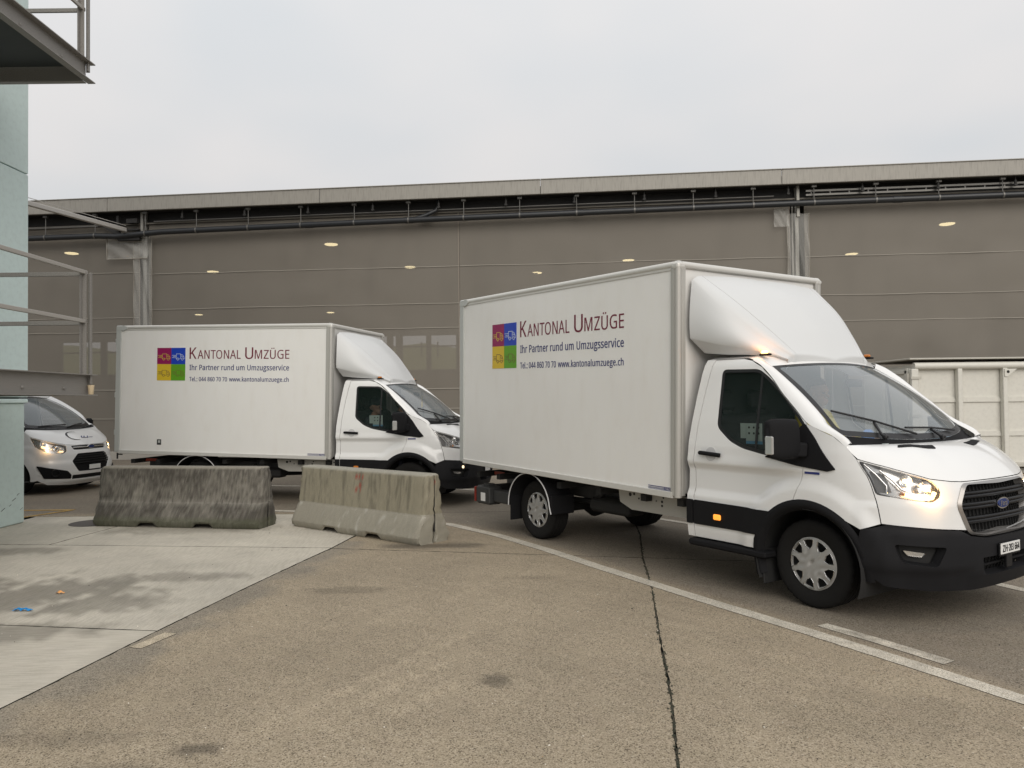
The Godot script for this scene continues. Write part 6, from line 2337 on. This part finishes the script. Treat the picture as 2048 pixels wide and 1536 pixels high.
func materials() -> void:
	var grain := noise_tex(noise(FastNoiseLite.TYPE_SIMPLEX, 0.09, 2, 3), 1024, [0.0, 0.35, 0.6, 1.0], [0.62, 0.84, 0.98, 1.0])
	var cellf := noise(FastNoiseLite.TYPE_CELLULAR, 0.125, 1, 4)
	cellf.cellular_return_type = FastNoiseLite.RETURN_CELL_VALUE
	var agg := noise_tex(cellf, 1024, [0.0, 0.10, 0.35, 0.7, 0.93, 1.0], [Color(0.46, 0.44, 0.41), Color(0.70, 0.675, 0.63), Color(0.83, 0.81, 0.77), Color(0.91, 0.89, 0.86), Color(0.97, 0.95, 0.92), Color(1, 1, 1)])
	var conc := noise_tex(noise(FastNoiseLite.TYPE_SIMPLEX, 0.05, 5, 6), 1024, [0.0, 0.3, 0.6, 1.0], [0.74, 0.88, 0.96, 1.0])
	var cellb := noise(FastNoiseLite.TYPE_CELLULAR, 0.125, 1, 4)
	var agg_n := noise_tex(cellb, 1024, [], [], 3.0)
	var grime := noise_tex(noise(FastNoiseLite.TYPE_SIMPLEX, 0.016, 5, 17), 512, [0.0, 0.25, 0.5, 1.0], [Color(0.982, 0.979, 0.973), Color(0.992, 0.991, 0.988), Color(0.996, 0.996, 0.995), Color(1, 1, 1)])
	var wave := noise_tex(noise(FastNoiseLite.TYPE_SIMPLEX_SMOOTH, 0.006, 2, 18), 512, [], [], 6.0)
	var conc_n := noise_tex(noise(FastNoiseLite.TYPE_SIMPLEX, 0.07, 4, 7), 1024, [], [], 4.0)
	var soft := noise_tex(noise(FastNoiseLite.TYPE_SIMPLEX, 0.012, 4, 8), 1024, [0.0, 0.4, 1.0], [0.955, 0.985, 1.0])
	var brush := noise_tex(noise(FastNoiseLite.TYPE_SIMPLEX, 0.02, 6, 19), 1024, [0.0, 0.3, 0.5, 0.75, 1.0], [Color(0.86, 0.855, 0.84), Color(0.925, 0.92, 0.91), Color(0.955, 0.95, 0.94), Color(0.98, 0.975, 0.97), Color(1, 1, 1)])
	var pits := noise_tex(noise(FastNoiseLite.TYPE_SIMPLEX, 0.10, 3, 14), 1024, [0.0, 0.16, 0.34, 0.6, 1.0], [0.28, 0.62, 0.86, 0.95, 1.0])
	# white paint and bodywork
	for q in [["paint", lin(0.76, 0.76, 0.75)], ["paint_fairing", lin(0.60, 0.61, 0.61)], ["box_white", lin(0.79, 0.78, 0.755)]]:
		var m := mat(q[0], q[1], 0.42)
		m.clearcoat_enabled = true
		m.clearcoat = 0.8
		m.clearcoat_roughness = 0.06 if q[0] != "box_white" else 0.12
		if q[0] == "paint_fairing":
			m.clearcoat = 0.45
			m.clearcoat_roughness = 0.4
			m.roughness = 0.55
		if q[0] == "box_white":
			m.albedo_texture = grime
			m.uv1_triplanar = true
			m.uv1_scale = Vector3(0.45, 0.16, 0.45)
			m.normal_enabled = true
			m.normal_texture = wave
			m.normal_scale = 0.10
	mat("trim", lin(0.012, 0.012, 0.013), 0.65).metallic_specular = 0.22
	mat("bumper", lin(0.014, 0.014, 0.0155), 0.6).metallic_specular = 0.26
	mat("trim_gloss", lin(0.010, 0.010, 0.011), 0.4).metallic_specular = 0.35
	mat("seal", lin(0.01, 0.01, 0.011), 0.4)
	mat("recess", lin(0.55, 0.55, 0.55), 0.45)
	mat("tyre", lin(0.013, 0.0125, 0.012), 0.85).metallic_specular = 0.3
	mat("black_metal", lin(0.02, 0.02, 0.02), 0.6)
	mat("hub", lin(0.36, 0.355, 0.34), 0.5, 0.25)
	mat("chrome", lin(0.75, 0.75, 0.75), 0.08, 1.0)
	mat("chrome_rough", lin(0.68, 0.67, 0.65), 0.22, 0.9)
	mat("frame_grey", lin(0.34, 0.33, 0.32), 0.35, 0.6)
	mat("mirror", lin(0.8, 0.8, 0.8), 0.03, 1.0)
	mat("lamp_grey", lin(0.12, 0.12, 0.12), 0.4)
	mat("lens_white", lin(0.55, 0.55, 0.54), 0.12, 0.6)
	mat("alu", lin(0.62, 0.61, 0.575), 0.4, 0.25)
	mat("alu_post", lin(0.45, 0.44, 0.41), 0.38, 0.3)
	mat("alu_grey", lin(0.46, 0.475, 0.455), 0.45, 0.1)
	mat("under", lin(0.014, 0.014, 0.014), 0.8)
	mat("under_grey", lin(0.035, 0.036, 0.036), 0.6)
	mat("chassis", lin(0.05, 0.05, 0.05), 0.6)
	mat("skirt", lin(0.36, 0.35, 0.32), 0.55)
	mat("lining", lin(0.022, 0.024, 0.026), 0.7)
	mat("amber", lin(0.55, 0.18, 0.03), 0.2)
	mat("red_lamp", lin(0.22, 0.025, 0.015), 0.3)
	mat("red_dull", lin(0.30, 0.045, 0.025), 0.5)
	mat("plate", lin(0.72, 0.72, 0.70), 0.4)
	mat("ink", lin(0.012, 0.012, 0.014), 0.5)
	mat("blue_dark", lin(0.02, 0.03, 0.16), 0.3)
	mat("badge_blue", lin(0.012, 0.03, 0.13), 0.2)
	glow("amber_lit", lin(1.0, 0.32, 0.04), 1.0)
	glow("beacon_lit", lin(1.0, 0.50, 0.16), 5.0)
	glow("marker_lit", lin(1.0, 0.8, 0.5), 1.2)
	glow("bulb", lin(1.0, 0.64, 0.30), 5.0)
	glow("drl", lin(1.0, 0.62, 0.27), 3.2)
	glow("drl_dim", lin(1.0, 0.70, 0.38), 1.3)
	glow("hall_lamp", lin(1.0, 0.82, 0.46), 4.8)
	glass("glass", lin(0.40, 0.455, 0.485), 0.33)  # windscreens: pale bluish tint paints in a haze of reflected sky
	var sg := glass("side_glass", lin(0.008, 0.016, 0.013), 0.50)
	sg.metallic_specular = 0.28
	glass("clear", lin(0.9, 0.9, 0.9), 0.03)
	var film := mat("film", lin(0.62, 0.61, 0.57, 0.30), 0.35)
	film.transparency = BaseMaterial3D.TRANSPARENCY_ALPHA
	mat("print_magenta", lin(0.26, 0.010, 0.085), 0.35)
	mat("print_blue", lin(0.012, 0.05, 0.42), 0.35)
	mat("print_yellow", lin(0.62, 0.44, 0.03), 0.35)
	mat("print_green", lin(0.11, 0.32, 0.015), 0.35)
	mat("line_magenta", lin(0.62, 0.50, 0.06), 0.4)
	mat("line_blue", lin(0.60, 0.66, 0.72), 0.4)
	mat("line_yellow", lin(0.10, 0.06, 0.05), 0.4)
	mat("line_green", lin(0.16, 0.10, 0.04), 0.4)
	mat("print_red", lin(0.15, 0.008, 0.03), 0.35)
	mat("print_navy", lin(0.025, 0.03, 0.14), 0.35)
	# yard
	for q in [["slab_tan", agg, agg_n, 0.80, 0.9], ["slab_grey", brush, conc_n, 1.1, 0.85], ["slab_grey_front", brush, conc_n, 1.1, 0.85]]:
		var m := mat(q[0], Color.WHITE, q[4])
		m.vertex_color_use_as_albedo = true
		tri_tex(m, q[1], q[3])
		m.normal_enabled = true
		m.normal_texture = q[2]
		m.normal_scale = 0.35
	M.slab_grey.uv1_scale = Vector3(2.0, 1.0, 0.16)
	M.slab_grey_front.uv1_scale = Vector3(0.16, 1.0, 2.0)
	mat("joint", lin(0.022, 0.02, 0.017), 0.95)
	var vc := mat("vcol", Color.WHITE, 0.9)
	vc.vertex_color_use_as_albedo = true
	for q in [["white_line", lin(0.80, 0.775, 0.71)], ["yellow_line", lin(0.70, 0.46, 0.12)], ["cream_line", lin(0.80, 0.72, 0.58)]]:
		var m := mat(q[0], q[1], 0.8)
		m.vertex_color_use_as_albedo = true
		tri_tex(m, agg, 0.55)
	mat("iron", lin(0.07, 0.062, 0.055), 0.7)
	mat("litter_blue", lin(0.02, 0.26, 0.62), 0.4)
	mat("litter_orange", lin(0.75, 0.36, 0.12), 0.5)
	for q in ["barrier_dark", "barrier_light"]:
		var m := mat(q, Color.WHITE, 0.92)
		m.vertex_color_use_as_albedo = true
		tri_tex(m, pits, 0.7)
		m.normal_enabled = true
		m.normal_texture = conc_n
		m.normal_scale = 0.9
	# hall
	var cl := mat("mesh_cloth", lin(0.200, 0.180, 0.150, 0.86), 0.62)
	cl.transparency = BaseMaterial3D.TRANSPARENCY_ALPHA
	cl.vertex_color_use_as_albedo = true
	mat("seam", lin(0.34, 0.315, 0.27), 0.7)
	mat("seam_dim", lin(0.24, 0.21, 0.175), 0.7)
	var fa := mat("fascia", lin(0.335, 0.318, 0.283), 0.5, 0.1)
	var streak := noise(FastNoiseLite.TYPE_SIMPLEX, 0.03, 4, 9)
	tri_tex(fa, noise_tex(streak, 512, [0.0, 0.4, 1.0], [0.84, 0.95, 1.0]), 2.6)
	fa.uv1_scale = Vector3(0.9, 0.12, 0.9)
	mat("hall_dark", lin(0.02, 0.019, 0.018), 0.7)
	mat("hall_in", lin(0.10, 0.095, 0.085), 0.8)
	mat("steel", lin(0.16, 0.155, 0.145), 0.45, 0.5)
	mat("steel_dim", lin(0.17, 0.155, 0.13), 0.6)
	mat("steel_lt", lin(0.33, 0.32, 0.29), 0.5, 0.3)
	mat("steel_white", lin(0.48, 0.46, 0.43), 0.4)
	mat("pipe", lin(0.02, 0.022, 0.025), 0.4)
	mat("concrete_lt", lin(0.38, 0.36, 0.32), 0.9)
	mat("hill", lin(0.12, 0.13, 0.04), 0.95)
	# green building, platforms, container
	for q in [["mint", lin(0.63, 0.75, 0.73)], ["mint_low", lin(0.57, 0.68, 0.65)], ["cream", lin(0.66, 0.645, 0.585)], ["cream_dirty", lin(0.50, 0.48, 0.425)]]:
		var m := mat(q[0], q[1], 0.75 if String(q[0]).begins_with("mint") else 0.5)
		tri_tex(m, soft, 1.6)
	mat("mint_dark", lin(0.10, 0.12, 0.11), 0.9)
	var sp := mat("steel_paint", lin(0.27, 0.255, 0.235), 0.55)
	tri_tex(sp, conc, 0.9)
	mat("steel_paint_lt", lin(0.36, 0.34, 0.31), 0.5)
	mat("deck", lin(0.035, 0.04, 0.04), 0.7)
	mat("cup", lin(0.62, 0.50, 0.33), 0.6)
	mat("paper", lin(0.62, 0.68, 0.66), 0.7)
	mat("paper_note", lin(0.50, 0.62, 0.56), 0.7)
	mat("paper_blue", lin(0.16, 0.40, 0.60), 0.6)
	mat("pack_blue", lin(0.05, 0.22, 0.62), 0.35)
	var pe := mat("person", Color.WHITE, 0.8)
	pe.vertex_color_use_as_albedo = true

func _ready() -> void:
	# camera
	var cam := Camera3D.new()
	cam.name = "camera"
	var p := 0.0206
	var r := 0.0112
	cam.transform = Transform3D(Basis(Vector3(cos(r), -sin(r) * cos(p), -sin(r) * sin(p)), Vector3(sin(r), cos(r) * cos(p), cos(r) * sin(p)), Vector3(0, -sin(p), cos(p))), Vector3(0, 1.6836, 0))
	cam.fov = 53.14
	cam.far = 2000.0
	add_child(cam)
	# sky, exposure
	var env := Environment.new()
	env.background_mode = Environment.BG_SKY
	env.sky = Sky.new()
	env.sky.sky_material = sky()
	env.ambient_light_source = Environment.AMBIENT_SOURCE_SKY
	env.tonemap_mode = Environment.TONE_MAPPER_LINEAR
	env.tonemap_exposure = 1.12
	env.sdfgi_enabled = true
	env.ssao_enabled = true
	env.ssil_enabled = true
	var we := WorldEnvironment.new()
	we.name = "world"
	we.environment = env
	add_child(we)
	# a soft sun behind the cloud
	var sun := DirectionalLight3D.new()
	sun.name = "sun"
	sun.light_energy = 0.5
	sun.light_color = Color(1.0, 0.97, 0.93)
	sun.light_angular_distance = 50.0
	sun.shadow_enabled = true
	sun.rotation = Vector3(deg_to_rad(-32), deg_to_rad(13), 0)
	add_child(sun)
	materials()
	# setting
	ground()
	hall()
	green_building()
	container()
	platform("grey steel landing with railing, at eye height by the left edge", 1.80, 2.075, -5.53, 10.0)
	platform("upper grey steel landing seen from below in the top left corner", 5.93, 6.185, -5.56, 10.0)
	# barriers
	barrier("dark stained concrete barrier on the left", Vector2(-5.83, 10.64), Vector2(2.48, -0.45), M.barrier_dark, 41, 1.0)
	barrier("lighter concrete barrier with red paint marks, nearer the white line", Vector2(-3.04, 10.49), Vector2(1.89, -1.54), M.barrier_light, 55, 0.0)
	# vehicles
	var a := truck("box_truck", "near white box truck with lit headlights turning towards the camera", true)
	a.position = W(3.1451, 6.652)
	a.rotation.y = deg_to_rad(33.5773 - 90.0)
	var f := truck("box_truck", "farther white box truck behind the concrete barriers, headlights off", false)
	f.position = W(-1.4434, 13.176)
	f.rotation.y = deg_to_rad(76.8192 - 90.0)
	var v := van()
	v.position = W(-9.21, 15.37)
	v.rotation.y = deg_to_rad(79.5 - 90.0)
	# people in the cabs
	person("driver in a yellow vest at the wheel of the near truck", a, Vector3(-0.79, 0.99, -0.30), Color(0.62, 0.52, 0.04), Color(0.03, 0.02, 0.015), false, true)
	person("passenger in a dark knitted hat at the far truck's side window", f, Vector3(-0.80, 0.86, 0.44), Color(0.03, 0.035, 0.04), Color(0.02, 0.02, 0.02), true, false)
	person("driver in dark clothes at the wheel of the far truck", f, Vector3(-0.70, 0.92, -0.50), Color(0.04, 0.045, 0.07), Color(0.04, 0.03, 0.02), false, true)
	# loose things in the cabs and on the steelwork
	cab_things(a, "near truck")
	cab_things(f, "far truck")
	var c := Mb.new()
	c.xf = Transform3D(Basis(Vector3.BACK, PI / 2), W(-5.475, 9.98, 1.814))
	c.lathe(V2([0.0, 0.0, 0.030, 0.0, 0.041, 0.118, 0.043, 0.122, 0.038, 0.12, 0.028, 0.01, 0.0, 0.01]), 24)
	tag(put(self, "paper_cup", c.mesh(M.cup)), "brown paper cup standing on the flange of the lower steel landing", "cup")

func cab_things(t: Node3D, which: String) -> void:
	var near := which == "near truck"
	var b := Mb.new()
	for q in ([[0.30, 0.50, 0.15, 0.10, 0.2], [0.18, 0.34, 0.11, 0.14, 0.7]] if near else [[0.26, 0.42, 0.14, 0.10, 0.3], [0.32, -0.25, 0.12, 0.16, 0.2]]):
		b.xf = Transform3D(Basis(Vector3.UP, q[4]), Vector3(q[0], 1.305, q[1]))
		b.box(Vector3.ZERO, Vector3(q[2] * 1.4, 0.006, q[3] * 1.8), 0.001)
	var o := put(self, "paper_sheets", b.mesh(M.paper))
	o.transform = t.transform
	tag(o, "white papers lying on the dashboard of the " + which, "paper")
	if near:
		b = Mb.new()
		b.xf = Transform3D(Basis(Vector3.UP, 0.3), Vector3(0.26, 1.315, -0.50))
		b.box(Vector3.ZERO, Vector3(0.20, 0.012, 0.32), 0.004)
		o = put(self, "paper_sheets", b.mesh(M.paper_blue))
		o.transform = t.transform
		tag(o, "pale blue folder on the driver's side of the near truck's dashboard", "paper")
		b = Mb.new()
		b.xf = Transform3D(Basis(Vector3.UP, 0.5), Vector3(0.06, 1.345, 0.22))
		b.box(Vector3.ZERO, Vector3(0.10, 0.11, 0.20), 0.03)
		o = put(self, "mask_pack", b.mesh(M.pack_blue))
		o.transform = t.transform
		tag(o, "shiny blue pack on the near truck's dashboard", "pack")
	else:
		b = Mb.new()
		b.box(Vector3(-0.12, 1.62, -0.03), Vector3(0.012, 0.10, 0.05), 0.004)
		b.tube([Vector3(-0.12, 1.78, -0.03), Vector3(-0.12, 1.67, -0.03)], 0.003, 5)
		o = put(self, "air_freshener", b.mesh(M.print_yellow))
		o.transform = t.transform
		tag(o, "yellow tag hanging from the far truck's inner mirror", "air freshener")
	# paper notes stuck inside the side window
	b = Mb.new()
	var zz := 0.965
	b.box(Vector3(-0.515, 1.385, zz), Vector3(0.17, 0.15, 0.002))
	b.box(Vector3(-0.625, 1.395, zz), Vector3(0.065, 0.13, 0.002))
	o = put(self, "window_note", b.mesh(M.paper_note))
	o.transform = t.transform
	tag(o, "pale green notice stuck inside the %s's side window" % which, "notice")
	b = Mb.new()
	for i in 6:
		b.xf = Transform3D(Basis.IDENTITY, Vector3(-0.565 + 0.05 * (i % 3), 1.425 - 0.05 * (i / 3), zz + 0.002))
		b.prism(circle(Vector2.ZERO, 0.010, 8), 0.0, 0.001)
	b.xf = Transform3D.IDENTITY
	put(o, "printed_signs", b.mesh(M.under_grey))
	b = Mb.new()
	b.box(Vector3(-0.515, 1.297, zz), Vector3(0.17, 0.025, 0.002))
	put(o, "blue_footer", b.mesh(M.paper_blue))
